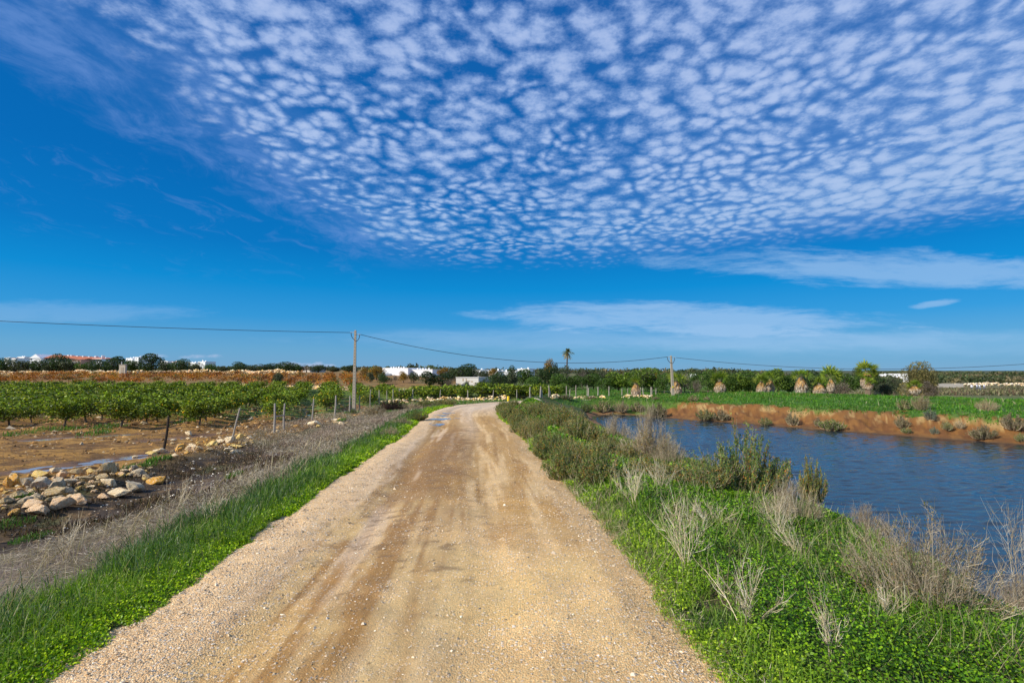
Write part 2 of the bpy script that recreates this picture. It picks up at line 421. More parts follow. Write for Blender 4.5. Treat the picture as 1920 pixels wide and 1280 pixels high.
M['wall'] = attr_mat('limewashed wall', .85, 9, .3, .02, .12, nscale=2.)
M['wood'] = attr_mat('weathered wood', .85, 60, .5, .006, .5)
M['bark'] = attr_mat('bark', .9, 25, .7, .02, .5)
M['concrete'] = attr_mat('concrete', .85, 35, .3, .006, .3)
def m_rock():
    m, t = mat('limestone'); P = E(t, t.node('ShaderNodeTexCoord').outputs['Object'])
    oi = t.node('ShaderNodeObjectInfo'); P = t.vadd(P, t.scale(E(t, oi.outputs['Random']), 40.))
    n = t.noise(P, 5., 6, .65); n2 = t.noise(P, 26., 6, .7); n3 = t.noise(P, 2.6, 3, .6)
    c = t.mix(t.step(n3, .52, .66)*.6, t.attr('Col'), (.54, .27, .07))
    c = t.mix(t.step(n, .50, .64)*.75, c, (.72, .60, .43)); c = t.mix(t.step(n, .44, .34)*.5, c, (.14, .11, .07))
    g = 1.2+n2*.8; c = t.scale(c, t.comb(g, g, g))
    h = n*.6+n2*.4
    p = prin(t, Base_Color=c, Roughness=.9, Specular_IOR_Level=.2, Normal=t.bump(h, 1., .10)); finish(t, p.outputs[0]); return m
M['rock'] = m_rock()
def m_ground():
    m, t = mat('ground'); P = t.pos()
    n = t.noise(P, 1.7, 6, .65); n2 = t.noise(P, 9., 6, .7); n3 = t.noise(P, 60., 3, .6)
    v = t.voro(P, 45., 'F1', 1., out=0); vc = t.voro(P, 45., 'F1', 1., out=1); vr = t.xyz(vc)[0]
    g = .28+n*.55+n2*.6+n3*.3
    c = t.scale(t.attr('Col'), t.comb(g, g, g))
    wet = t.attr('wet', 'Fac')
    peb = t.step(vr, .86, .9)*(1.-t.step(v, .2, .42))
    c = t.mix(peb*.6*t.attr('peb', 'Fac'), c, (.52, .42, .30))
    h = n2*.6+n3*.35+peb*.3+n*.4
    rough = .92-wet*.5
    p = prin(t, Base_Color=c, Roughness=rough, Specular_IOR_Level=.3, Normal=t.bump(h, .9, .06)); finish(t, p.outputs[0]); return m
M['ground'] = m_ground()
def m_road():
    m, t = mat('gravel road'); P = t.pos()
    P2 = t.scale(P, (1., 1., 0.))
    n = t.noise(P2, 2.2, 6, .65); n2 = t.noise(P2, 22., 5, .7); n3 = t.noise(P2, 110., 4, .7)
    va = t.voro(P2, 75., 'F1', 1., dims='2D'); vc = t.xyz(t.voro(P2, 75., 'F1', 1., out=1, dims='2D'))
    vb = t.voro(P2, 34., 'F1', 1., dims='2D'); vd = t.xyz(t.voro(P2, 34., 'F1', 1., out=1, dims='2D'))
    grav = t.attr('peb', 'Fac')
    stone = t.mix(vc[0], (.80, .66, .48), (.46, .33, .21)); stone = t.mix(t.step(vc[1], .9, .96), stone, (.22, .18, .14))
    stone = t.mix(t.step(vc[2], .9, .95), stone, (.95, .88, .78))
    base = t.attr('Col')
    gr = .60+n*.45+n2*.38
    c = t.scale(base, t.comb(gr, gr, gr))
    sm = t.scale(t.mix(1., c, stone, 'MULTIPLY'), 2.0)
    cov = t.step(va, .66, .34)*(.30+grav*.55)
    c = t.mix(cov, c, sm)
    bigs = t.step(vd[0], .78, .84)*t.step(vb, .42, .26)*(.25+grav*.75)
    c = t.mix(bigs, c, t.mix(vd[1], (.62, .50, .36), (.86, .76, .62)))
    pit = t.step(n3, .40, .28)*.55*(.5+grav*.5); c = t.mix(pit, c, (.10, .065, .03))
    wet = t.attr('wet', 'Fac')
    h = (1.-va)*.5*(.4+grav)+bigs*.8+n3*.5+n2*.7
    p = prin(t, Base_Color=c, Roughness=.9-wet*.35, Specular_IOR_Level=.3, Normal=t.bump(h, .75, .016)); finish(t, p.outputs[0]); return m
M['road'] = m_road()
def m_water(name, col, s1, s2, st, dist, rough=.04):
    m, t = mat(name); P = t.pos()
    Pa = t.node('ShaderNodeVectorRotate', rotation_type='Z_AXIS'); t.set(Pa.inputs['Vector'], P); Pa.inputs['Angle'].default_value = R(-20)
    Q = t.scale(E(t, Pa.outputs[0]), (1., 2.1, 1.))
    n = t.noise(Q, s1, 4, .6, .6); n2 = t.noise(Q, s2, 3, .6, .3); n0 = t.noise(P, .35, 3, .5)
    gust = .35+t.step(n0, .35, .7)*.9
    h = (n*.7+n2*.3)*gust
    p = prin(t, Base_Color=col, Roughness=rough, Specular_IOR_Level=.5, IOR=1.33, Normal=t.bump(h, st, dist)); finish(t, p.outputs[0]); return m
M['water'] = m_water('pond water', (.012, .026, .036), 9., 22., .5, .012, .03)
M['puddle'] = m_water('puddle water', (.34, .27, .22), 2., 6., .05, .002, .04)

# ------------------------------------------------------------------ ground sheet
def lerp(a, b, w): w = np.asarray(w)[..., None]; return a*(1-w)+np.asarray(b)*w
def build_ground():
    th = np.r_[np.linspace(-54, 54, 900), np.linspace(55, 305, 110)]; th = np.radians(th)
    r = np.r_[.05, .6, 1.2, 1.7, 2.0*np.exp(np.linspace(0, math.log(2600/2.), 900))]
    rr, tt = np.meshgrid(r, th, indexing='ij'); x = rr*np.sin(tt); y = rr*np.cos(tt)
    z = H(x.ravel(), y.ravel()).reshape(x.shape)
    x_, y_ = x.ravel(), y.ravel()
    n1 = fbm(x_*.25, y_*.25, 11); n2 = fbm(x_*.9, y_*.9, 12); n3 = fbm(x_*3.5, y_*3.5, 13)
    d, rz, s = road_c(x_, y_); sd = pond_sd(x_, y_)
    q = x_/np.maximum(np.abs(y_), 1)
    N = len(x_); col = np.tile(np.array([.15, .13, .05]), (N, 1)); wet = np.zeros(N); peb = np.full(N, .2)
    # far land: greens and browns
    col = lerp(col, (.10, .135, .035), sst(n1, .42, .6)); col = lerp(col, (.22, .15, .07), sst(n2, .6, .75)*.6)
    # orange soil of the fields
    mud = sst(-x_, 8.6, 9.8)*(y_ < 200)*(1-sst(y_, 70, 90)*.3)
    soil = lerp(np.tile(np.array([.36, .185, .038]), (N, 1)), (.20, .100, .026), sst(n2, .4, .62)); soil = lerp(soil, (.42, .24, .07), sst(n3, .58, .75)*.7); soil = lerp(soil, (.11, .055, .016), sst(fbm(x_*1.6, y_*4., 14, 5), .52, .62)*.75)
    col = lerp(col, soil, mud)
    orch = mud*sst(y_+x_*.12, 25.5, 30)*(1-sst(y_, 66, 80))
    gm = orch*sst(n2+.25*sst(y_, 26, 42), .44, .6)
    col = lerp(col, (.115, .19, .03), gm*.9)
    vine = mud*sst(y_, 76, 84); col = lerp(col, (.25, .135, .045), vine*.85); col = lerp(col, (.17, .17, .06), vine*sst(n1, .55, .65)*.7)
    wet = np.maximum(wet, puddle_mask(x_, y_)*.9)
    col = lerp(col, (.17, .085, .03), puddle_mask(x_, y_)*.8)
    peb = np.where(mud > .5, .7, peb)
    # the strip between the fence and the road: dark wet earth, then dry grass litter, then green
    u = -d-1.85
    left = (d < 0)*(1-mud)*(y_ < 46)*(y_ > -30)
    dark = left
    c2 = lerp(np.tile(np.array([.050, .032, .016]), (N, 1)), (.14, .085, .032), sst(n3+n2*.4, .62, .85))
    c2 = lerp(c2, (.10, .12, .03), sst(n2, .58, .7)*.7)
    col = lerp(col, c2, dark); wet = np.where(left > .5, .25, wet)
    dryw = left*np.maximum(sst(n2*.8+(3.6-u)*.4, .0, .6), sst(y_, 15, 18))
    col = lerp(col, (.20, .15, .115), dryw*.8); 
    g = left*(1-sst(u, 1.0, 1.6)); col = lerp(col, (.05, .085, .018), g); col = lerp(col, (.15, .16, .05), left*sst(y_, 33, 38)*.85)
    # right verge
    rv = (d > 0)*(sd > 0)*(y_ < 44)*(x_ < 9)*(y_ > -30)
    cv = lerp(np.tile(np.array([.045, .08, .015]), (N, 1)), (.11, .085, .04), sst(n3, .5, .65)); col = lerp(col, cv, rv)
    col = lerp(col, (.25, .13, .06), rv*(1-sst(sd, .5, .9)))
    edge = (np.abs(d) < 2.25)*1.; col = lerp(col, (.40, .29, .16), edge*sst(n3, .35, .55)); peb = np.where(edge > 0, 1., peb)
    # far bank
    fb = np.maximum(sst(x_, 6.5, 9.), sst(y_, 38.0, 39.6)*sst(x_, 5., 7.))*(sd > -1.)*(sd < 21)
    gcol = lerp(np.tile(np.array([.065, .16, .012]), (N, 1)), (.045, .11, .012), sst(n3, .45, .65)); gcol = lerp(gcol, (.19, .21, .045), sst(n2, .62, .72)*.6)
    bl = lerp(np.tile(np.array([.235, .108, .028]), (N, 1)), (.17, .072, .022), sst(n3, .4, .6))
    bl = lerp(bl, (.44, .29, .11), sst(sd+(n3-.5)*1.8, 1.9, 2.3)*sst(n3+n2*.5, .74, .86)*.8)
    bl = lerp(bl, (.12, .07, .03), (1-sst(sd, .15, .4))*.8)
    fbc = lerp(bl, gcol, sst(sd+(n2-.5)*1.6+(n3-.5)*1.4, 2.6, 2.9)); col = lerp(col, fbc, fb*(1-sst(sd, 15, 20)*(1-sst(y_, 40, 60)*.0)))
    # road end of the pond
    en = (y_ > 37)*(y_ < 43)*(x_ > 3)*(x_ < 12)*(sd > .4); col = lerp(col, gcol, en*.9)
    # a soft green field beyond the wall
    gf = (y_ > 50)*(y_ < 85)*(x_ > 3)*(q < .62); col = lerp(col, (.08, .16, .02), gf*sst(n2, .3, .5)*.9)
    fr = sst(q, .6, .7)*sst(y_, 55, 70); col = lerp(col, (.17, .14, .065), fr*(1-sst(y_, 260, 300))*.9); col = lerp(col, (.06, .085, .03), fr*sst(n1, .5, .6)*.8)
    col = lerp(col, (.07, .085, .04), sst(y_, 230, 320)*.85)
    n = len(th); m = len(r); i, j = np.meshgrid(np.arange(m-1), np.arange(n), indexing='ij'); j2 = (j+1) % n
    Q = np.stack([i*n+j, i*n+j2, (i+1)*n+j2, (i+1)*n+j], -1).reshape(-1, 4)[:, ::-1]
    g_ = G(); g_.add(np.stack([x_, y_, z.ravel()], 1), Q=Q, C=col); o = g_.obj('ground', M['ground'], smooth=True)
    for nm, a in (('wet', wet), ('peb', peb)):
        at_ = o.data.attributes.new(nm, 'FLOAT', 'POINT'); at_.data.foreach_set('value', np.asarray(a, np.float32))
    tag(o, 'rolling farmland of orange soil, green verges and a grassy bank', None, None, 'structure')
build_ground()
def road_pt(s, u):
    """s along, u lateral (right +)"""
    x = np.interp(s, RS, RD[:, 0]); y = np.interp(s, RS, RD[:, 1]); z = np.interp(s, RS, RD[:, 2])
    tx = np.interp(s, RS, RT[:, 0]); ty = np.interp(s, RS, RT[:, 1]); return x+u*ty, y-u*tx, z
def road_z(x, y, u, z):
    return z+(fbm(x*.7, y*.7, 21)-.5)*.05+(fbm(x*4, y*4, 22)-.5)*.030+(fbm(x*14, y*9, 24, 3)-.5)*.014-.045*np.exp(-((u+.85+.1*np.sin(y*.6))/.26)**2)-.03*np.exp(-((u-.55+.08*np.sin(y*.5+1))/.28)**2)-.05*sst(np.abs(u), 1.5, 2.1)
def build_road():
    s0 = 30.
    s = np.r_[np.arange(0, s0, 1.), s0+np.arange(0, 14, .045), s0+14+np.arange(0, 40, .12), np.arange(s0+54, RS[-1], .5)]; u = np.linspace(-2.15, 2.15, 100)
    ss, uu = np.meshgrid(s, u, indexing='ij'); ss, uu = ss.ravel(), uu.ravel()
    wob = 1+((fbm(ss*.8, np.sign(uu)*3, 23)-.5)*.22+(fbm(ss*4., np.sign(uu)*3, 26, 3)-.5)*.10)*sst(np.abs(uu), 1.2, 2.); ue = uu*wob
    x, y, z = road_pt(ss, ue); z = road_z(x, y, uu, z)
    v = (uu+1.85)/3.7; Y = y
    n1 = fbm(x*.5, y*.5, 31); n2 = fbm(x*1.7, y*1.7, 32); ns = fbm(uu*5, ss*.28, 33, 5); ns2 = fbm(uu*14, ss*.5, 34, 4)
    C = np.tile(np.array([.66, .475, .215]), (len(x), 1))
    C = lerp(C, (.74, .55, .29), sst(n2, .45, .65)*.6)
    C = lerp(C, (.50, .345, .185), sst(n1, .5, .66)*.45)
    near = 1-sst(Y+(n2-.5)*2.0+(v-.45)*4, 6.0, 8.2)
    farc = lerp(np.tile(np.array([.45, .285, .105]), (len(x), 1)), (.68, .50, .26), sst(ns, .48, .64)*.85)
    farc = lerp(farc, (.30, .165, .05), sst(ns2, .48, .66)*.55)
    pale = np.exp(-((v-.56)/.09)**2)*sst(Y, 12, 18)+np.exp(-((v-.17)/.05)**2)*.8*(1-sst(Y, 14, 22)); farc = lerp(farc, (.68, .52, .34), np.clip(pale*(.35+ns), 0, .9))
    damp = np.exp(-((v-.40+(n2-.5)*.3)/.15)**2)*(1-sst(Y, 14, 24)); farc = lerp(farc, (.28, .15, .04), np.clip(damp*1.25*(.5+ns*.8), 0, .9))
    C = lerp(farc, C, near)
    damp2 = np.exp(-((v-.29-.035*np.clip(Y-3, 0, 4)+(n2-.5)*.30+(ns-.5)*.30)/.12)**2)*near*(.35+.9*sst(ns2+.35*(n2-.5), .36, .62))
    C = lerp(C, (.36, .195, .052), np.clip(damp2*1.3, 0, .92))
    trk = sst(ns2, .50, .62)*np.exp(-((v-.30)/.24)**2); C = lerp(C, (.34, .19, .055), trk*.62); C = lerp(C, (.72, .57, .40), sst(ns, .56, .68)*np.exp(-((v-.25)/.2)**2)*.5)
    lf = (1-sst(v+(ns-.5)*.1, .10, .24)); C = lerp(C, (.66, .51, .32), lf*.85)
    lr = sst(v+(ns-.5)*.1, .86, .97); C = lerp(C, (.62, .46, .25), lr*.8)
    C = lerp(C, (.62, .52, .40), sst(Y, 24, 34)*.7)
    dk = sst(fbm(x*6, y*13, 35, 4), .63, .72)*sst(Y, 3, 4.5)*(1-sst(Y, 18, 25))*np.exp(-((v-.42)/.3)**2); C = lerp(C, (.19, .115, .05), dk*.7)
    grav = np.clip(.35+.65*lf+.5*lr+near*.25-.5*damp-.2*damp2+(n2-.5), 0, 1)
    wet = np.clip(damp*.8+damp2*.4+sst(ns2, .5, .7)*.2, 0, 1)
    m, n = len(s), len(u); i, j = np.meshgrid(np.arange(m-1), np.arange(n-1), indexing='ij')
    Q = np.stack([i*n+j, i*n+j+1, (i+1)*n+j+1, (i+1)*n+j], -1).reshape(-1, 4)
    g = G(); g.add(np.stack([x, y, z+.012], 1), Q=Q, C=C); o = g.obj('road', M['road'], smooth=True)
    for nm, a in (('wet', wet), ('peb', grav)):
        at_ = o.data.attributes.new(nm, 'FLOAT', 'POINT'); at_.data.foreach_set('value', np.asarray(a, np.float32))
    tag(o, 'pale gravel track running ahead and bending right beside the pond', None, None, 'structure')
build_road()
def roadsurf(x, y):
    d, z, s = road_c(x, y); return road_z(np.atleast_1d(x), np.atleast_1d(y), d, z)+.012
def build_water():
    th = np.radians(np.linspace(5., 62., 760)); r = np.r_[np.linspace(3.4, 9, 110), np.arange(9.06, 40, .062)]
    rr, tt = np.meshgrid(r, th, indexing='ij'); x = (rr*np.sin(tt)).ravel(); y = (rr*np.cos(tt)).ravel(); z = np.zeros_like(x); rng = np.random.default_rng(2)
    for k in range(34):
        lam = rng.uniform(.17, .50) if k < 26 else rng.uniform(.6, 1.8); a = R(-78)+rng.normal(0, .42); kk = 2*math.pi/lam
        z += .0083*lam**1.0*(.6 if k < 26 else .22)*np.sin(kk*(x*math.cos(a)+y*math.sin(a))+rng.random()*6.28+1.6*(fbm(x*.7, y*.7, 90+k, 2)-.5))
    z *= .55+.9*fbm(x*.16, y*.30, 77, 3); sd = pond_sd(x, y); keep = (sd < .5).reshape(rr.shape)
    m, n = rr.shape; ii, jj = np.meshgrid(np.arange(m-1), np.arange(n-1), indexing='ij'); ok = (keep[ii, jj] & keep[ii+1, jj+1]).ravel()
    Q = np.stack([ii*n+jj, ii*n+jj+1, (ii+1)*n+jj+1, (ii+1)*n+jj], -1).reshape(-1, 4)[ok][:, ::-1]
    used = np.unique(Q); mp = np.full(len(x), -1); mp[used] = np.arange(len(used))
    g = G(); g.add(np.c_[x, y, WL+z*np.clip(-sd*2, .1, 1)][used], Q=mp[Q], C=(.1, .1, .1)); o = g.obj('water', M['water'], smooth=True); tag(o, 'wind-rippled blue salt pond between the verge and the grassy bank', kind='structure')
    for i, (x0, x1, y0, y1) in enumerate([(-14.6, -10.5, 12.4, 18.6), (-20.6, -15.6, 19.4, 23.8), (-15.4, -11.9, 19, 23.8), (-13.6, -10.8, 32, 35.6)]):
        g = G(); N = 40; xs, ys = np.meshgrid(np.linspace(x0, x1, N), np.linspace(y0, y1, N), indexing='ij')
        keep = puddle_mask(xs, ys) > .02; z = FIELD-.062
        V = np.stack([xs.ravel(), ys.ravel(), np.full(xs.size, z)], 1); ii, jj = np.meshgrid(np.arange(N-1), np.arange(N-1), indexing='ij')
        ok = (keep[ii, jj] & keep[ii+1, jj] & keep[ii, jj+1] & keep[ii+1, jj+1]).ravel()
        Q = np.stack([ii*N+jj, (ii+1)*N+jj, (ii+1)*N+jj+1, ii*N+jj+1], -1).reshape(-1, 4)[ok]
        g.add(V, Q=Q); o = g.obj('puddle', M['puddle']); tag(o, 'shallow rainwater lying on the orange mud of the orchard', kind='structure')
    rng = np.random.default_rng(5)
    for (px, py, w, hh) in [(818, 800, 28, 5), (836, 789.5, 46, 4.2), (812, 790, 18, 2.5), (829, 783, 34, 2.5), (842, 778, 22, 2)]:
        p = hit(px, py); a = np.arange(40)*2*math.pi/40
        rx = w/2/F*p.y; ry = hh/2/F*p.y*p.y/(CAMH-p.z)
        k = .65+.7*fbm(np.cos(a)*1.9+px, np.sin(a)*1.9+py, 41, 4)
        x = p.x+np.cos(a)*rx*k; y = p.y+np.sin(a)*ry*k
        z0 = roadsurf(p.x, p.y)[0]
        z = np.maximum(roadsurf(x, y)+.004, z0)
        V = np.r_[np.c_[x, y, z], [[p.x, p.y, z0+.006]]]
        g = G(); g.add(V, T=[(i, (i+1) % 40, 40) for i in range(40)]); o = g.obj('puddle', M['puddle']); tag(o, 'small rain puddle on the left side of the gravel road', kind='structure')
build_water()
# ------------------------------------------------------------------ palettes
GRN = [(.075, .19, .018), (.11, .26, .02), (.16, .33, .03), (.045, .12, .018)]
CLV = [(.08, .20, .007), (.15, .32, .009), (.27, .46, .014), (.03, .085, .005)]
DRY = [(.38, .31, .22), (.48, .40, .30), (.27, .21, .155), (.62, .54, .41), (.15, .105, .08)]
STRAW = [(.56, .46, .28), (.66, .56, .37), (.44, .34, .19)]
TWG = [(.46, .38, .25), (.60, .50, .35), (.33, .25, .15), (.20, .14, .08)]
SUA = [(.07, .14, .03), (.12, .20, .04), (.20, .28, .04), (.045, .085, .03)]
SUAB = [(.21, .20, .05), (.32, .25, .07), (.14, .17, .04), (.40, .22, .03), (.42, .34, .18)]
ORG = [(.50, .24, .03), (.42, .13, .025), (.50, .36, .06)]
# ------------------------------------------------------------------ loose ground cover (uncountable)
def scatter(rng, n, x0, x1, y0, y1, power=1.2):
    """points thinning out with distance"""
    y = y0*(y1/y0)**rng.random(n) if y0 > 0 else rng.uniform(y0, y1, n)
    return rng.uniform(x0, x1, n), y
def strip(rng, n, u0, u1, y0, y1):
    """points beside the road at lateral offsets u0..u1, denser near the camera"""
    y = y0*(y1/y0)**rng.random(n); s = np.interp(y, RD[:, 1][:200], RS[:200]) if False else None
    return y
YM = np.array([p[1] for p in RD]); KM = YM < 36
def cx(y): return np.interp(y, YM[KM], RD[KM, 0])
def edge_l(y): return cx(y)-1.85*(1+.0*y)+(fbm(y*1.1, 3., 51)-.5)*.34+(fbm(y*5, 3., 52)-.5)*.22
def edge_r(y): return cx(y)+1.85+(fbm(y*1.1, 8., 53)-.5)*.34+(fbm(y*5, 8., 54)-.5)*.22
def build_left_verge():
    rng = np.random.default_rng(1); g = G()
    n = 120000; y = 2.2*(36/2.2)**(rng.random(n)**.85); wd = np.interp(y, [2, 6, 10, 20], [1.15, .8, .62, .7])*(.75+.55*fbm(y*.5, 1., 55)); u = np.abs(rng.normal(0, .45, n))*wd; u = np.where(u > 1.6, rng.random(n)*.6, u)
    x = edge_l(y)-u+.05; z = H(x, y); P = np.c_[x, y, z-.01]
    k = np.clip(y/6, .8, 3.5)
    keep = (fbm(x*2.5, y*2.5, 56)+.25*(u > .15)) > .36; P, k, u = P[keep], k[keep], u[keep]; n = len(P)
    hgt = (.02+.05*rng.random(n))*np.clip(u*2.2+.5, .5, 1.4)
    D = rdir(rng, n, .25); N = rdir(rng, n, 2.); P = P+np.c_[np.zeros(n), np.zeros(n), hgt]
    bright = np.array([(.34, .52, .012), (.50, .66, .015), (.22, .38, .010), (.09, .19, .008)])
    C = pal(bright, n, rng); patch = fbm(P[:, 0]*1.3, P[:, 1]*1.3, 57)[:, None]; C = C*(.65+.7*patch)
    g.leaves(P, D, N, .022*k*rng.uniform(.6, 1.4, n), .010*k, C)
    # blades of young grass behind the low clover
    n = 34000; y = 2.2*(36/2.2)**(rng.random(n)**.85); u = (rng.uniform(.22, 1.25, n)+.3*(fbm(y*.8, 5., 58)-.5))*np.interp(y, [2, 6, 10, 20], [1.15, .85, .68, .8]); x = edge_l(y)-u; k = np.clip(y/6, .8, 3.5)
    P = np.c_[x, y, H(x, y)-.01]; L = rng.uniform(.10, .26, n)*np.clip(1.25-np.abs(u-.85)*.6, .4, 1)*(.6+.8*fbm(x, y*.7, 59)); B = rdir(rng, n, 1.6)*L[:, None]
    C1 = pal([(.16, .32, .02), (.26, .44, .03), (.38, .50, .08), (.46, .48, .20)], n, rng, [.4, .35, .15, .1]); g.blades(P, B, .0030*k, C1*.45, C1, .8)  # darker feet: shade painted into the young grass
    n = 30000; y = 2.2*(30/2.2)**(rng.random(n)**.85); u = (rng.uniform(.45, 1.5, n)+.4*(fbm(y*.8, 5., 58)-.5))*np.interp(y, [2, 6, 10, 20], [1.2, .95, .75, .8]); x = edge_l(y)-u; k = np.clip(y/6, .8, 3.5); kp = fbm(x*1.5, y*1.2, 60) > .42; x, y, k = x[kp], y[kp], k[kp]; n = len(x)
    P = np.c_[x, y, H(x, y)-.01]; B = (rdir(rng, n, .7))*rng.uniform(.16, .38, n)[:, None]; C1 = pal([(.06, .16, .02), (.10, .24, .03), (.17, .29, .09), (.26, .32, .15)], n, rng); g.blades(P, B, .0036*k, C1*.35, C1, .9)  # shade between the dark green blades is painted into their feet
    o = g.obj('grass', M['grass']); tag(o, 'bright green clover and young grass along the left edge of the track', 'grass', kind='stuff')
def build_dry():
    rng = np.random.default_rng(2); g = G()
    n = 120000; y = 2.6*(41/2.6)**(rng.random(n)**.7)
    lo = np.interp(y, [2, 6, 7.5, 9, 14, 16.5, 20, 28, 38], [3.2, 3.6, 2.4, .9, .8, 3.0, 6.2, 6.3, 6.4])
    u = .80+rng.random(n)*(lo+.2); x = edge_l(y)-u
    dens = fbm(x*.9, y*.6, 61); keep = dens+.10*(y > 17)+.35*(fbm(x*3, y*3, 66)-.5) > .44
    x, y, u = x[keep], y[keep], u[keep]; n = len(x); k = np.clip(y/7, .7, 3.2)
    P = np.c_[x, y, H(x, y)-.02]
    L = rng.uniform(.08, .28, n)*(.3+1.5*fbm(x*.9, y*.9, 62)**1.7*1.3)*np.where(y < 16, np.where((x < edge_l(y)-1.7) | (y > 7), .55, .8), 1.); lean = np.array([.25, -.1, .6]); B = (rdir(rng, n, .1)*1.3+lean*.40); B[:, 2] = np.abs(B[:, 2]); B /= np.linalg.norm(B, axis=1)[:, None]; B *= L[:, None]
    C = pal(DRY, n, rng, [.3, .25, .2, .1, .15]); tint = fbm(x*.4, y*.25, 63)[:, None]
    C = C*np.where(tint > .5, np.array([1.06, .94, .95]), np.array([1., 1.0, .88]))*(1.0+.35*(y > 15)[:, None])
    g.blades(P, B, .0016*k*rng.uniform(.6, 1.6, n), C*.28, C, .25)  # foot colour strongly darkened, painted shade inside the tangle
    # the low matted litter under it
    n = 60000; y = 2.6*(41/2.6)**(rng.random(n)**.75); lo = np.interp(y, [2, 6, 7.5, 9, 14, 16.5, 20, 38], [3.3, 3.8, 2.6, 1.1, 1., 3.2, 6.4, 6.4]); x = edge_l(y)-1.15-rng.random(n)*lo; k = np.clip(y/7, .7, 3.2)
    P = np.c_[x, y, H(x, y)+rng.random(n)*.10]; D = rdir(rng, n, .0)*np.array([1, 1, .35]); N = rdir(rng, n, 1.)
    C = pal(DRY, n, rng, var=.3)*.95; g.leaves(P, D, N, .16*rng.uniform(.5, 1.3, n), .0020*k, C)
    # longer pale straws standing out
    n = 600; y = 3.2*(18/3.2)**rng.random(n); u = .75+rng.random(n)*2.4; x = edge_l(y)-u; P = np.c_[x, y, H(x, y)]; k = np.clip(y/6, .8, 2.5)
    B = (rdir(rng, n, .3)*.5+np.array([.45, .1, .9])); B *= (rng.uniform(.20, .50, n)/np.linalg.norm(B, axis=1))[:, None]
    C = pal(STRAW, n, rng); g.blades(P, B, .0030*k, C*.85, C, .05)
    o = g.obj('dry_grass', M['dry']); tag(o, 'grey-brown dry grass standing in the ditch left of the track', 'dry grass', kind='stuff')
    g = G(); n = 26000; y = 8.*(19/8.)**rng.random(n); x = edge_l(y)-rng.uniform(1.5, 6.5, n); ok = (x > -9.6) & (fbm(x*1.2, y*1.2, 64) > .45); x, y = x[ok], y[ok]; n = len(x)
    P = np.c_[x, y, H(x, y)]; B = rdir(rng, n, 1.)*rng.uniform(.04, .16, n)[:, None]; C = pal([(.06, .035, .02), (.10, .06, .025), (.19, .12, .05), (.05, .07, .02)], n, rng, [.4, .3, .2, .1])
    g.blades(P, B, .006, C*.6, C, .3); o = g.obj('dead_stubble', M['dry']); tag(o, 'dark brown scorched stubble on the wet soil beside the stone heap', 'stubble', kind='stuff')
    # odd green tufts on the dark soil
    g = G(); 
    for (px, py, w) in [(440, 893, 22), (262, 876, 40), (300, 862, 30), (745, 858, 30), (45, 935, 14), (25, 985, 40), (60, 1010, 40), (660, 775, 26), (640, 790, 14), (735, 772, 22), (20, 815, 60), (115, 805, 50), (350, 790, 30), (205, 800, 40), (180, 812, 40)]:
        p = hit(px, py); m = 260; r = w/F*p.y*.5; a = rng.random(m)*6.28; q = np.sqrt(rng.random(m))*r; x = p.x+np.cos(a)*q; y = p.y+np.sin(a)*q*2
        P = np.c_[x, y, H(x, y)]; B = rdir(rng, m, 1.4)*rng.uniform(.05, .14, m)[:, None]*min(1.5, p.y/11); C = pal([(.08, .20, .02), (.12, .28, .03)], m, rng); g.blades(P, B, .006*p.y/10, C*.7, C, .4)
    o = g.obj('weeds', M['grass']); tag(o, 'scattered green weed tufts on the muddy soil by the stone heap and orchard', 'weeds', kind='stuff')
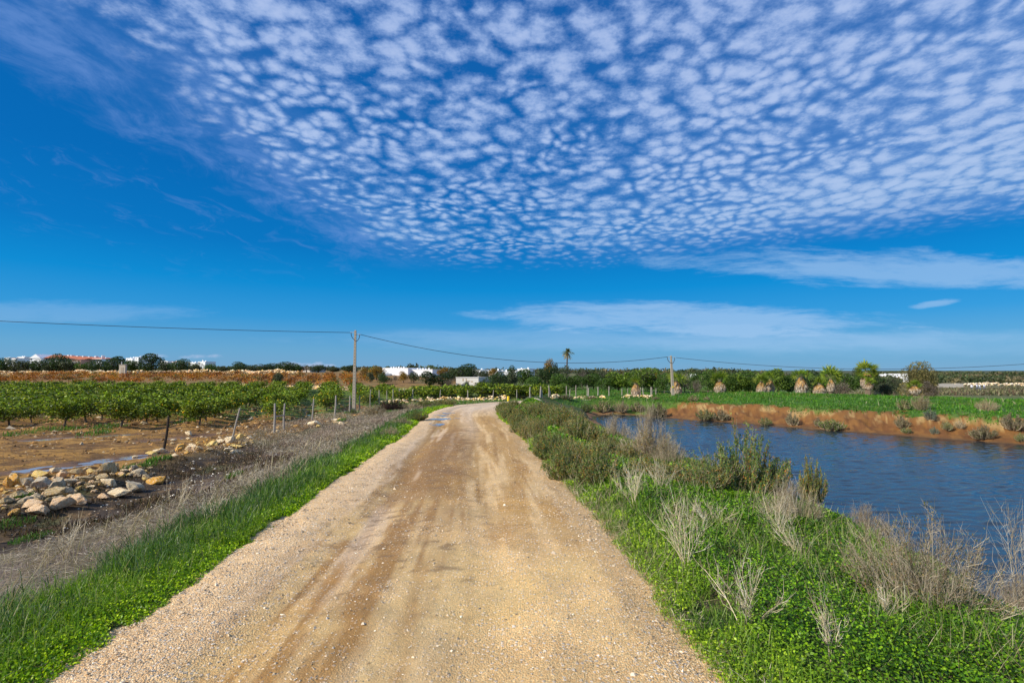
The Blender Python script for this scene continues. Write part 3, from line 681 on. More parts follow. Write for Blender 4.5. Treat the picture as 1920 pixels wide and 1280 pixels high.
def build_right_verge():
    rng = np.random.default_rng(3); g = G(); 
    n = 420000; y = 2.0*(30/2.0)**(rng.random(n)**.85); w = np.interp(y, [0, 3, 7, 12, 30], [4.0, 4.2, 4.2, 3.4, 2.6]); t = rng.random(n)
    x = edge_r(y)+.02+t*w; sd = pond_sd(x, y); k = np.clip(y/6, .7, 3.)
    patch = fbm(x*1.1, y*1.1, 71); keep = (sd > .35) & (fbm(x*3, y*3, 72)+t*.5*(t < .3)+.3*(t >= .3) > .45); x, y, t, k, patch = x[keep], y[keep], t[keep], k[keep], patch[keep]; n = len(x)
    hh = (.04+.15*sst(t*4.2, .05, .8)*(.4+.9*patch)); z = H(x, y)+hh*np.sqrt(rng.random(n))
    D = rdir(rng, n, .1)*np.array([1, 1, .5]); N = rdir(rng, n, 2.2)
    yel = 1-sst(t*w[keep]+.4*(patch-.5), .25, .8)
    C = pal(CLV, n, rng)*(.7+.55*patch)[:, None]; C = lerp(C, pal([(.32, .48, .02), (.44, .58, .03), (.22, .38, .02)], n, rng), yel[:, ])
    g.leaves(np.c_[x, y, z], D, N, (.027*k*rng.uniform(.5, 1.5, n)), .0115*k, C)
    o = g.obj('clover', M['grass']); tag(o, 'thick mat of dark green clover covering the verge right of the track', 'clover', kind='stuff')
    g = G(); n = 80000; y = 2.0*(30/2.0)**(rng.random(n)**.8); t = rng.random(n)**1.25; w = np.interp(y, [0, 3, 7, 12, 30], [3.6, 3.8, 4.0, 3.0, 2.4]); x = edge_r(y)+.02+t*w; k = np.clip(y/5.5, .8, 3)
    keep = (pond_sd(x, y) > .4) & (fbm(x*1.4, y*1.4, 73)+.25*(y > 5.2)+.25*(t < .12) > .52); x, y, t, k = x[keep], y[keep], t[keep], k[keep]; n = len(x)
    P = np.c_[x, y, H(x, y)]; L = rng.uniform(.12, .32, n)*np.clip(.35+t*5, .4, 1)*(.6+.7*fbm(x*.8, y*.8, 74)); B = rdir(rng, n, 1.1)*L[:, None]
    C = pal([(.13, .27, .02), (.22, .40, .03), (.33, .48, .07), (.42, .43, .18), (.06, .16, .02)], n, rng, [.28, .3, .2, .12, .10])
    g.blades(P, B, .0034*k, C*.45, C, .8)  # blade feet darkened to paint in shade above the clover
    o = g.obj('grass', M['grass']); tag(o, 'long green grass blades among the clover right of the track', 'grass', kind='stuff')
    g = G(); n = 15000; y = 2.4*(26/2.4)**rng.random(n); t = rng.random(n); w = np.interp(y, [0, 3, 7, 12, 30], [3.2, 3.6, 4.0, 3.0, 2.4]); x = edge_r(y)+t*w
    keep = (pond_sd(x, y) > .4) & (fbm(x*1.1+5, y*1.1, 75)+.1*(y > 5) > .47); x, y = x[keep], y[keep]; n = len(x); k = np.clip(y/5.5, .8, 2.8)
    P = np.c_[x, y, H(x, y)]; B = rdir(rng, n, .9)*rng.uniform(.15, .5, n)[:, None]; C = pal(STRAW, n, rng, var=.25); g.blades(P, B, .0015*k, C*.6, C, .1)
    n = 5000; y = 2.2*(20/2.2)**rng.random(n); x = edge_r(y)+rng.normal(.0, .16, n); P = np.c_[x, y, H(x, y)+.03+.03*rng.random(n)]; D = rdir(rng, n)*np.array([1, 1, .3]); C = pal(STRAW+DRY, n, rng); g.leaves(P, D, rdir(rng, n, 1), .12*rng.uniform(.4, 1.2, n), .0022*np.clip(y/5, .8, 2), C)
    o = g.obj('dry_grass', M['dry']); tag(o, 'straw-coloured dead stems scattered through the clover right of the track', 'dry grass', kind='stuff')
def build_mound_grass():
    rng = np.random.default_rng(4); g = G(); n = 300000; x = rng.uniform(6, 60, n); y = rng.uniform(14, 62, n); sd = pond_sd(x, y)
    keep = (sd+(fbm(x*.9, y*.9, 12)-.5)*1.6+(fbm(x*3.5, y*3.5, 13)-.5)*1.4 > 2.4) & (sd < 17) & ((x > 8) | ((y > 39) & (x > 6))) & (x/y < 1.2) & (fbm(x*2, y*2, 81) > .3); x, y = x[keep], y[keep]; n = len(x)
    P = np.c_[x, y, H(x, y)-.02]; B = rdir(rng, n, 1.5)*rng.uniform(.06, .20, n)[:, None]; B[:, 2] = np.abs(B[:, 2])
    C = pal([(.10, .30, .018), (.16, .38, .025), (.06, .19, .015), (.24, .36, .05)], n, rng, [.4, .3, .2, .1])*(.6+.8*fbm(x*.5, y*.5, 82))[:, None]; g.blades(P, B, .020, C*.4, C, .4)  # painted shade: each blade is coloured darker at its foot
    n = 900; x = rng.uniform(8, 50, n); y = rng.uniform(18, 50, n); sd = pond_sd(x, y); keep = (sd > 2) & (sd < 13) & (x > 9); x, y = x[keep], y[keep]; n = len(x)
    P = np.c_[x, y, H(x, y)]; B = rdir(rng, n, 2.)*rng.uniform(.15, .5, n)[:, None]; C = pal(STRAW, n, rng); g.blades(P, B, .010, C*.8, C, .2)
    o = g.obj('grass', M['grass']); tag(o, 'bright green grass covering the bank beyond the pond', 'grass', kind='stuff')
    g = G(); n = 80000; x = rng.uniform(-12, 46, n); y = rng.uniform(37, 70, n); keep = (fbm(x*.5, y*.5, 83)+.1*(y < 46) > .42) & (x/y < .6) & (pond_sd(x, y) > .7); x, y = x[keep], y[keep]; d, _, _ = road_c(x, y); ok = np.abs(d) > 1.95; x, y = x[ok], y[ok]; n = len(x)
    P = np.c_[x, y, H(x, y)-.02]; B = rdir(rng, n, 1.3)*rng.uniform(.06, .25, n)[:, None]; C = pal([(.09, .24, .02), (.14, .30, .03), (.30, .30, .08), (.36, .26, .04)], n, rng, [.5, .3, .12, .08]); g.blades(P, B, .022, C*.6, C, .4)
    o = g.obj('grass', M['grass']); tag(o, 'green grass under the hedge of trees beyond the pond', 'grass', kind='stuff')
    g = G(); n = 50000; y = rng.uniform(26, 66, n); x = rng.uniform(-60, 2, n); keep = (fbm(x*.45, y*.45, 84) > .45) & (x < np.interp(y, [20, 31, 44, 50], [-14, -12.5, -11.4, 0])); x, y = x[keep], y[keep]; n = len(x)
    P = np.c_[x, y, H(x, y)-.02]; B = rdir(rng, n, 1.3)*rng.uniform(.06, .2, n)[:, None]; C = pal([(.10, .22, .02), (.15, .28, .03), (.26, .26, .08)], n, rng); g.blades(P, B, .022, C*.6, C, .4)
    o = g.obj('grass', M['grass']); tag(o, 'patchy green grass growing between the citrus rows', 'grass', kind='stuff')
def build_gravel():
    rng = np.random.default_rng(6); g = G(); import itertools
    n = 34000; y = 2.1*(14/2.1)**(rng.random(n)**1.5); t = rng.random(n); a = rng.random(n); t = np.where(a < .42, rng.beta(1, 7, n), np.where(a < .6, 1-rng.beta(1, 7, n), t)); x = edge_l(y)+t*(edge_r(y)-edge_l(y))
    z = roadsurf(x, y); r = rng.lognormal(math.log(.0046), .42, n)*np.clip(y/5, .85, 1.15)
    base = np.array([(1, 0, 0), (-1, 0, 0), (0, 1, 0), (0, -1, 0), (0, 0, 1), (0, 0, -1)], float); F8 = np.array([(0, 2, 4), (2, 1, 4), (1, 3, 4), (3, 0, 4), (2, 0, 5), (1, 2, 5), (3, 1, 5), (0, 3, 5)])
    ang = rng.random(n)*6.28; V = base[None]*(1+rng.uniform(-.35, .35, (n, 6, 1)))*np.stack([rng.uniform(.8, 1.5, n), rng.uniform(.7, 1.2, n), rng.uniform(.45, .75, n)], 1)[:, None]
    V = V+rng.normal(0, .22, V.shape)
    c, s = np.cos(ang)[:, None], np.sin(ang)[:, None]; X = V[..., 0]*c-V[..., 1]*s; Y = V[..., 0]*s+V[..., 1]*c; V = np.stack([X, Y, V[..., 2]], -1)*r[:, None, None]+np.stack([x, y, z+r*.15], 1)[:, None]
    T_ = (F8[None]+(np.arange(n)*6)[:, None, None]).reshape(-1, 3); C = pal([(.64, .50, .32), (.74, .61, .43), (.50, .36, .20), (.82, .72, .56), (.25, .22, .18)], n, rng, [.35, .25, .27, .07, .06]); g.add(V.reshape(-1, 3), T=T_, C=np.repeat(C, 6, 0))
    o = g.obj('gravel', M['plain']); tag(o, 'loose pale gravel chips on the surface and edges of the track', 'gravel', kind='stuff')
build_left_verge(); build_dry(); build_right_verge(); build_mound_grass(); build_gravel()
# ------------------------------------------------------------------ stones
def rock_mesh(seed, C, flat=.75):
    rng = np.random.default_rng(seed)
    import bmesh
    bm = bmesh.new(); bmesh.ops.create_icosphere(bm, subdivisions=3, radius=1.); V = np.array([v.co[:] for v in bm.verts]); T_ = np.array([[v.index for v in f.verts] for f in bm.faces]); bm.free()
    for k in range(17):
        nrm = rdir(rng, 1)[0]; dd = rng.uniform(.36, .76); pr = V@nrm; m = pr > dd; V[m] -= (pr[m]-dd)[:, None]*nrm*.99
    nz = fbm(V[:, 0]*2+seed, V[:, 1]*2+V[:, 2]*1.7, seed)-.5; V *= (1+nz*.35)[:, None]
    nz = fbm(V[:, 0]*7+seed, V[:, 1]*7+V[:, 2]*6, seed+3)-.5; V *= (1+nz*.16)[:, None]
    V /= np.abs(V).max(0); V[:, 2] *= 1
    C_ = np.array(C)*(.8+.4*fbm(V[:, 0]*3, V[:, 1]*3+V[:, 2], seed))[:, None]
    g = G(); g.add(V, T=T_, C=C_); return g.mesh('rock', M['rock'], False)
PINK, PALE, GREY, BRN, ORN, YEL = (.78, .53, .30), (.76, .60, .36), (.48, .40, .27), (.42, .31, .15), (.64, .33, .05), (.70, .49, .14)
RK = {}
for ci, c in enumerate((PINK, PALE, GREY, BRN, ORN, YEL)):
    for k in range(4): RK[(c, k)] = rock_mesh(100+ci*10+k, c)
def rock(px, py, w, h, c, label, group=None, depth=.9, rng=random.Random(3)):
    b = hit(px, py+h*.42); kx = b.y/F; sx = w*kx*.5; sz = h*kx*.5
    o = bpy.data.objects.new('rock', RK[(c, rng.randrange(4))]); link(o)
    sy = max(sx*depth*.8, sz*.8)
    o.scale = (sx*1.08, sy, sz*1.18); o.location = (b.x, b.y+sy*.5, b.z+sz*.72); o.rotation_euler = (rng.uniform(-.15, .15), rng.uniform(-.2, .2), rng.choice([0, math.pi])+rng.uniform(-.35, .35))
    tag(o, label, 'rock', group); return o
def build_rocks():
    big = [(140, 370, 150, 140, ORN, 'orange-stained boulder near the left end of the stone heap'), (268, 372, 120, 150, GREY, 'tall grey slab with a shadowed side beside the orange boulder'),
           (430, 402, 235, 120, GREY, 'broad pitted grey block left of the round grey cobble'), (640, 405, 150, 125, GREY, 'smooth round grey cobble in the upper middle of the heap'), (762, 372, 150, 90, GREY, 'flat grey stone directly right of the round cobble'),
           (430, 295, 185, 100, YEL, 'pale yellow stone with a hollow top by the puddle'), (585, 252, 135, 75, PALE, 'small pale stone at the rim of the heap touching the puddle'), (678, 302, 140, 95, PINK, 'pinkish stone above the round grey cobble'),
           (820, 278, 165, 85, BRN, 'long dark brown stone at the rim of the heap'), (1002, 265, 130, 65, YEL, 'yellow stone left of the pointed boulder'), (1160, 245, 175, 140, BRN, 'large pointed brown boulder standing at the back of the heap'),
           (1278, 218, 115, 105, BRN, 'squarish boulder right behind the pointed boulder'), (922, 345, 165, 80, BRN, 'low brown stone below the yellow stone'), (1110, 345, 190, 90, BRN, 'wide brown slab in front of the pointed boulder'),
           (1200, 388, 185, 80, PALE, 'slanting pale slab left of the big grey boulder'), (560, 505, 260, 115, BRN, 'long brown block in the front half of the heap'), (750, 495, 165, 95, GREY, 'rounded light grey stone right of the long brown block'),
           (200, 532, 195, 95, BRN, 'mottled stone left of the long brown block'), (258, 592, 150, 80, GREY, 'smooth blue-grey stone above the pink slab'), (312, 642, 255, 110, PINK, 'pink layered slab at the lower left of the heap'),
           (622, 635, 270, 145, PINK, 'big pale pink boulder at the front edge of the heap'), (825, 585, 220, 125, PINK, 'whitish pink boulder right of the big pink boulder'), (400, 722, 250, 120, PINK, 'rough pinkish boulder lowest in the heap by the dry grass'),
           (130, 732, 135, 85, ORN, 'small orange stone at the lower left of the heap'), (1300, 520, 245, 95, PALE, 'pale flat slab left below the grey boulder with a red end'), (1130, 552, 150, 65, PINK, 'small pink stone at the front right of the heap'),
           (1482, 435, 215, 140, GREY, 'big grey boulder with a reddish end at the right of the heap'), (1520, 282, 175, 85, GREY, 'light grey stone behind the grey boulder'), (1500, 222, 125, 55, GREY, 'flat grey stone at the far right rim of the heap'),
           (1400, 252, 105, 35, PALE, 'thin pale slab right of the squarish boulder'), (1622, 322, 115, 72, BRN, 'shadowed brown stone on the dark soil right of the heap'), (1742, 372, 215, 95, ORN, 'slanting orange slab apart from the heap on its right'),
           (1620, 362, 85, 42, YEL, 'little yellow stone between the grey boulder and the orange slab'), (45, 395, 110, 120, ORN, 'orange stone cut by the left edge of the photograph'), (55, 602, 150, 80, BRN, 'brown stone at the left edge below the orange ones'),
           (1790, 35, 130, 60, PALE, 'long pale stone at the foot of the dark leaning post')]
    for (x, y, w, h, c, l) in big: rock(x/6, 840+y/6, w/6, h/6, c, l)
    CN = {PALE: 'pale', YEL: 'yellowish', BRN: 'brown', PINK: 'pinkish', ORN: 'orange', GREY: 'grey'}
    rng = random.Random(8)
    for k in range(190):
        t = rng.random(); x = rng.uniform(-20, 1750); mid = 470-x*.10; y = mid+rng.gauss(0, 120)
        lo, hi = 260-max(0, x-400)*.05, 790-x*.24
        if not lo < y < hi: continue
        w = rng.uniform(35, 95); cc = rng.choice([PALE, PALE, YEL, BRN, PINK, ORN, GREY]); rock(x/6, 840+y/6, w/6, w*rng.uniform(.45, .7)/6, cc, '%s %s rubble stone at the %s %s of the near heap' % ('tiny' if w < 55 else 'small' if w < 75 else 'fist-sized', CN[cc], 'back' if y < mid-60 else 'middle' if y < mid+60 else 'front', ['far left', 'left centre', 'centre', 'right centre', 'far right'][max(0, min(4, int(x/350)))]), 'small rubble of the near stone heap', rng=rng)
    two = [(1340, 1118, 90, 60, ORN, 'orange boulder right of the dark leaning post'), (1432, 1112, 75, 55, PALE, 'pale boulder right of the orange one in the second heap'), (1480, 1120, 60, 45, BRN, 'dark stone in the middle of the second heap'),
           (1590, 1085, 75, 36, YEL, 'yellowish stone in the second heap'), (1645, 1072, 70, 36, PALE, 'pale stone in the centre of the second heap'), (1720, 1058, 80, 50, PALE, 'pale stone below the grey leaning post'),
           (1790, 1038, 85, 50, YEL, 'knobbly stone just right of the grey leaning post'), (1870, 1046, 50, 30, PALE, 'small pale stone right of the knobbly one'), (1560, 1130, 60, 26, BRN, 'low brown slab at the front of the second heap'),
           (1700, 1132, 80, 30, PALE, 'flat pale slab at the front of the second heap'), (1760, 1104, 90, 26, YEL, 'long thin slab at the right of the second heap'), (1740, 1142, 70, 26, PALE, 'tilted thin slab lowest in the second heap'), (1180, 1138, 80, 26, PALE, 'whitish stone by the puddle left of the leaning post'), (1130, 1160, 80, 22, YEL, 'flat yellow stone at the tip of the puddle'), (1005, 1188, 50, 24, PALE, 'little whitish stone at the puddle edge')]
    for (x, y, w, h, c, l) in two: rock(x/4, 560+y/4, w/4, h/4, c, l)
    for k in range(60):
        x = rng.uniform(1240, 1900); y = 1105-(x-1300)*.07+rng.gauss(0, 24); w = rng.uniform(18, 40); cc = rng.choice([PALE, YEL, BRN, ORN]); rock(x/4, 560+y/4, w/4, w*.5/4, cc, '%s %s rubble stone %s the leaning posts, %s' % ('tiny' if w < 29 else 'small', CN[cc], ['near the dark one of', 'midway between', 'near the grey one of'][max(0, min(2, int((x-1240)/220)))], 'rear edge' if y < 1105-(x-1300)*.07 else 'front edge'), 'rubble by the leaning posts', rng=rng)
    three = [(430, 940, 95, 50, PALE, 'big pale boulder by the fence line left of the power pole'), (468, 956, 45, 22, YEL, 'yellow stone at the foot of the big pale boulder'), (585, 908, 70, 26, PALE, 'pale flat stone left of the green weeds by the fence'),
             (632, 935, 60, 30, PALE, 'round pale stone in front of the fence near the power pole'), (598, 926, 60, 22, BRN, 'brownish flat stone near the fence'), (680, 928, 40, 22, BRN, 'small brown stone below the power pole'), (620, 906, 40, 24, YEL, 'little mossy stone beside the green weeds'), (155, 993, 36, 22, PALE, 'small pale stone by the pair of joined posts'), (295, 954, 34, 20, ORN, 'small orange stone right of the joined posts'), (540, 920, 30, 16, PALE, 'tiny pale stone between the boulders by the fence'), (120, 1000, 22, 16, PALE, 'tiny pale stone left of the joined posts')]
    for (x, y, w, h, c, l) in three: rock(480+x/4, 560+y/4, w/4, h/4, c, l)
    rock(352, 812, 12, 9, PALE, 'lone pale stone on the mud beyond the second heap'); rock(963, 796, 8, 4, PALE, 'white stone lying at the foot of the shrubs right of the track')
def stone_wall(pts, h, th, seed, label, size=.22, cols=(PALE, PINK, YEL, BRN, PALE)):
    """a dry-stone wall or low bank of rubble along pts (one thing; its stones are the pattern)"""
    rng = np.random.default_rng(seed); g = G(); base = None
    import bmesh
    bm = bmesh.new(); bmesh.ops.create_icosphere(bm, subdivisions=1, radius=1.); V0 = np.array([v.co[:] for v in bm.verts]); T0 = np.array([[v.index for v in f.verts] for f in bm.faces]); bm.free()
    pts = np.array(pts, float); d = np.r_[0, np.cumsum(np.hypot(*np.diff(pts, axis=0).T))]; n = int(d[-1]*h*th*5.5/size**2.2*.75)+20
    s = rng.uniform(0, d[-1], n); x = np.interp(s, d, pts[:, 0]); y = np.interp(s, d, pts[:, 1]); hh = h*(.35+1.0*fbm(s*.35, 1., seed)); v = rng.random(n)
    lat = rng.uniform(-.5, .5, n)*th*(1.1-v*.6); x = x+lat*.3; y = y+lat
    z = H(x, y)+hh*v-.02; r = size*rng.uniform(.35, .95, n)*.5
    V = V0[None]*(1+rng.uniform(-.3, .3, (n, len(V0), 1)))*np.stack([rng.uniform(.9, 1.5, n), rng.uniform(.8, 1.2, n), rng.uniform(.5, .85, n)], 1)[:, None]*r[:, None, None]+np.stack([x, y, z], 1)[:, None]
    C = pal(cols, n, rng, var=.2)*.85; g.add(V.reshape(-1, 3), T=(T0[None]+(np.arange(n)*len(V0))[:, None, None]).reshape(-1, 3), C=np.repeat(C, len(V0), 0))
    o = g.obj('stone_wall', M['rock']); tag(o, label, 'stone wall'); return o
build_rocks()
def build_clods():
    rng = np.random.default_rng(15); base = np.array([(1, 0, 0), (-1, 0, 0), (0, 1, 0), (0, -1, 0), (0, 0, 1), (0, 0, -1)], float); F8 = np.array([(0, 2, 4), (2, 1, 4), (1, 3, 4), (3, 0, 4), (2, 0, 5), (1, 2, 5), (3, 1, 5), (0, 3, 5)])
    for nm, lab, n, cols in [('clods', 'lumps of orange earth strewn over the bare soil of the orchard', 16000, [(.34, .17, .04), (.22, .11, .03), (.44, .25, .08), (.14, .07, .02), (.60, .46, .28)]), ('pebbles', 'white and brown pebbles lying on the dark soil of the ditch', 7000, [(.16, .10, .05), (.30, .20, .10), (.75, .68, .55), (.09, .055, .03)])]:
        if nm == 'clods': y = rng.uniform(9.5, 44, n); x = -9.6-rng.random(n)**1.3*26; ok = (x/y > -1.15) & (fbm(x*.8, y*1.6, 95) > .47) & (puddle_mask(x, y) < .3)
        else: y = rng.uniform(7.5, 22, n); x = edge_l(y)-rng.uniform(1.3, 6.6, n); ok = x > -9.8
        x, y = x[ok], y[ok]; m = len(x); r = rng.lognormal(math.log(.022 if nm == 'clods' else .013), .5, m)*np.clip(y/16, .8, 1.8)
        V = base[None]*(1+rng.uniform(-.35, .35, (m, 6, 1)))*np.stack([rng.uniform(.8, 1.7, m), rng.uniform(.7, 1.3, m), rng.uniform(.5, .9, m)], 1)[:, None]*r[:, None, None]+rng.normal(0, .2, (m, 6, 3))*r[:, None, None]+np.stack([x, y, H(x, y)+r*.2], 1)[:, None]
        g = G(); g.add(V.reshape(-1, 3), T=(F8[None]+(np.arange(m)*6)[:, None, None]).reshape(-1, 3), C=np.repeat(pal(cols, m, rng), 6, 0)); o = g.obj(nm, M['plain']); tag(o, lab, nm, kind='stuff')
build_clods()
def pxpts(L): return [tuple(hit(a, b)[:2]) for a, b in L]
stone_wall(pxpts([(712, 756), (760, 754), (800, 752), (840, 751), (880, 750.5), (925, 750), (955, 750)]), .40, .8, 1, 'low wall of pale rubble curving behind the bend of the track', .30)
stone_wall(pxpts([(1035, 748), (1080, 747), (1130, 746.5), (1180, 746), (1228, 745.5)]), .24, .7, 2, 'low rubble bank beside the far track in front of the hedge', .28)
stone_wall([at(-150, 694, 128)[:2], at(30, 694, 126)[:2], at(130, 695, 124)[:2], at(232, 695, 120)[:2], at(330, 693, 128)[:2], at(420, 695, 128)[:2], at(560, 697, 126)[:2]], .95, 1.2, 3, 'long dry-stone wall behind the autumn field at the upper left', .55)
stone_wall([at(420, 706, 80)[:2], at(560, 712, 72)[:2], at(660, 716, 68)[:2], at(760, 717, 66)[:2]], .45, 1., 4, 'low line of stones between the citrus rows and the rust-coloured vines', .36)
stone_wall([at(1735, 712, 150)[:2], at(1800, 712, 150)[:2], at(1860, 711, 150)[:2], at(1960, 711, 150)[:2]], .9, 1.5, 5, 'pale stone wall in the flat land at the far right', .6, (PALE, (.62, .56, .46)))
def mound(px, py, w, h, col, label, name='soil_mound'):
    b = hit(px, py); r = w/F*b.y/2; hz = h/F*b.y; N = 26; a, q = np.meshgrid(np.linspace(0, 2*math.pi, N, endpoint=False), np.linspace(0, 1.25, 12), indexing='ij')
    x = b.x+np.cos(a)*q*r; y = b.y+r*.5+np.sin(a)*q*r*.7; z = H(x.ravel(), y.ravel()).reshape(x.shape)+hz*np.exp(-(q/.5)**2)*(.75+.5*fbm(x*3, y*3, 5))-.03*(q > 1.1)
    ii, jj = np.meshgrid(np.arange(N), np.arange(11), indexing='ij'); i2 = (ii+1) % N; Q = np.stack([ii*12+jj, ii*12+jj+1, i2*12+jj+1, i2*12+jj], -1).reshape(-1, 4)
    C = np.tile(np.array(col), (x.size, 1))*(.75+.5*fbm(x.ravel()*4, y.ravel()*4, 7))[:, None]
    g = G(); g.add(np.stack([x.ravel(), y.ravel(), z.ravel()], 1), Q=Q[:, ::-1], C=C); o = g.obj(name, M['bark'], smooth=True); tag(o, label, 'mound')
mound(662, 768, 70, 10, (.42, .21, .075), 'orange earth mound at the foot of the nearer power pole')
mound(1010, 757, 60, 8, (.62, .50, .36), 'pale rubble mound behind the shrubs at the bend')
# ------------------------------------------------------------------ shrubs
def shrub_mesh(seed, h, r, stems, twigs, leaves, tw=TWG, lf=SUA, lsz=.03, tr=.004, up=.6, spread=.8, accent=None, straight=.5):
    """returns (branch mesh, leaf mesh or None); foot at the origin"""
    rng = np.random.default_rng(seed); g = G(); gl = G()
    a = rng.random(stems)*2*math.pi; q = np.sqrt(rng.random(stems)); hh = h*(1-.55*q**1.6)*rng.uniform(.65, 1.1, stems)
    Cc = np.stack([np.cos(a)*q*r, np.sin(a)*q*r, hh], 1); A = np.stack([np.cos(a)*q*r*.12, np.sin(a)*q*r*.12, np.full(stems, -.05)], 1)
    B = A+(Cc-A)*.5+np.stack([np.cos(a)*q*r*.14, np.sin(a)*q*r*.14, -.06*h*np.ones(stems)], 1)+rng.normal(0, .05*r, (stems, 3))
    g.twigs(A, B, Cc, tr*rng.uniform(1., 2.2, stems), pal(tw, stems, rng))
    k = rng.integers(0, stems, twigs); t = rng.uniform(.25, 1., twigs)[:, None]
    Pq = (1-t)**2*A[k]+2*t*(1-t)*B[k]+t*t*Cc[k]
    D = (Cc[k]-A[k]); D /= np.linalg.norm(D, axis=1)[:, None]; D = D*straight+rdir(rng, twigs, .35)*.55+np.array([0, 0, up*.5]); D /= np.linalg.norm(D, axis=1)[:, None]
    L = h*rng.uniform(.10, .30, twigs)[:, None]; E_ = Pq+D*L; mid = (Pq+E_)/2+rng.normal(0, .03*h, (twigs, 3))
    g.twigs(Pq, mid, E_, tr*.62, pal(tw, twigs, rng))
    k2 = rng.integers(0, twigs, twigs); t2 = rng.uniform(.3, 1, twigs)[:, None]; P2 = Pq[k2]*(1-t2)+E_[k2]*t2; D2 = D[k2]*.6+rdir(rng, twigs, .3)*.7; E2 = P2+D2*L[k2]*.45; g.twigs(P2, (P2+E2)/2, E2, tr*.42, pal(tw, twigs, rng))
    if leaves:
        k = rng.integers(0, twigs, leaves); t = rng.random(leaves)[:, None]; sel = (rng.random(leaves) < .6)[:, None]
        P = np.where(sel, Pq[k]*(1-t)+E_[k]*t, P2[k]*(1-t)+E2[k]*t)+rng.normal(0, .012, (leaves, 3))
        Cl = pal(lf, leaves, rng); cl = vn(P[:, 0]*6/h+seed, P[:, 1]*6/h+P[:, 2]*5/h, seed)[:, None]; Cl *= (.65+.7*cl)
        if accent is not None:
            m = (rng.random(leaves) < accent) & (vn(P[:, 0]*4/h+9, P[:, 2]*4/h+P[:, 1]*3, seed+1) > .45); Cl[m] = pal(ORG, m.sum(), rng)
        gl.leaves(P, rdir(rng, leaves, .4), rdir(rng, leaves), lsz*rng.uniform(.6, 1.4, leaves), lsz*.33, Cl)
    return g.mesh('branches', M['twig']), (gl.mesh('foliage', M['leaf']) if leaves else None)
def put_shrub(meshes, loc, sc, rz, label, group=None, name='shrub', cat='shrub'):
    e = empty(name, loc, rz, sc); tag(e, label, cat, group)
    link(bpy.data.objects.new('branches', meshes[0]), e)
    if meshes[1]: link(bpy.data.objects.new('foliage', meshes[1]), e)
    return e
def shrub_px(meshes, px, py, w, h, label, group=None, rz=0, dy=0, **k):
    b = hit(px, py); s = b.y/F; return put_shrub(meshes, (b.x, b.y+dy, b.z-.02), (w*s/2, w*s/2*.9, h*s), rz, label, group, **k)
# unit shrubs: radius 1, height 1 (mesh thickness is set for the scale they get)
U_grey = shrub_mesh(11, 1, 1, 90, 1700, 3600, lf=[(.16, .16, .06), (.30, .22, .08), (.12, .15, .05)], lsz=.022, tr=.0040, accent=.06)
U_grey2 = shrub_mesh(12, 1, 1, 90, 1700, 500, lf=[(.2, .18, .08), (.12, .15, .05)], lsz=.028, tr=.0046, accent=.1)
U_green = shrub_mesh(13, 1, 1, 60, 1300, 21000, lf=[(.07, .15, .05), (.11, .20, .05), (.20, .28, .05), (.26, .30, .05)], lsz=.034, tr=.0050, accent=.22)
U_spire = shrub_mesh(14, 1, 1, 34, 900, 13000, lf=[(.07, .15, .05), (.11, .20, .05), (.20, .28, .05), (.26, .30, .05)], lsz=.036, tr=.0050, accent=.22, up=.9, straight=1.1)
U_mix = [shrub_mesh(20+k, 1, 1, 70, 1100, 15000, tw=TWG[:2]+[(.62, .50, .30), (.22, .17, .08)], lf=SUA+SUA[:2]+SUAB[:2+k], lsz=.046, tr=.0048, accent=.16, straight=.8) for k in range(4)]
U_brown = shrub_mesh(31, 1, 1, 80, 1500, 2200, lf=SUAB, lsz=.045, tr=.007)
U_dark = shrub_mesh(32, 1, 1, 60, 900, 3000, tw=[(.06, .035, .025), (.10, .05, .03)], lf=[(.05, .03, .02), (.03, .02, .015)], lsz=.06, tr=.012)
U_blue = shrub_mesh(33, 1, 1, 50, 600, 3600, lf=[(.10, .16, .12), (.14, .21, .16), (.07, .11, .08)], lsz=.075, tr=.008)
U_far = [shrub_mesh(40+k, 1, 1, 60, 700, 2600, lf=l, lsz=.085, tr=.011) for k, l in enumerate([SUA+SUAB[:2], [(.17, .14, .08), (.22, .18, .10), (.13, .15, .05)], [(.12, .19, .03), (.18, .24, .03), (.08, .12, .03)]])]
shrub_px(U_grey, 1730, 1150, 290, 175, 'large pale grey twiggy shrub above the pond at the lower right')
shrub_px(U_grey2, 1910, 1168, 120, 84, 'sprawling leafless bush cut by the right edge of the photograph')
shrub_px(U_green, 1335, 925, 150, 74, 'low dark green shrub with orange seeds left of the tall spiky one', rz=1)
shrub_px(U_spire, 1398, 935, 150, 128, 'tall green shrub with orange seeds standing against the pond', rz=2.4)
shrub_px(U_mix[0], 1450, 940, 70, 70, 'small orange-flecked shrub right of the tall green one')
shrub_px(U_mix[2], 1525, 948, 50, 80, 'narrow reddish-tipped shrub alone at the water edge')
shrub_px(U_grey2, 1480, 985, 120, 80, 'thin grey dead shrub in front of the narrow reddish one')
shrub_px(U_grey2, 1215, 868, 90, 100, 'tall bare grey shrub with its tip above the far waterline')
shrub_px(U_grey, 1250, 880, 80, 60, 'low grey twig shrub beside the tall bare one')
shrub_px(U_grey2, 1150, 826, 70, 44, 'bare grey twigs at the left end of the pond view')
shrub_px(U_brown, 1215, 870, 110, 62, 'brownish shrub at the foot of the tall bare grey one')
shrub_px(U_grey2, 1620, 1010, 90, 60, 'thin dead stems left of the large grey shrub')
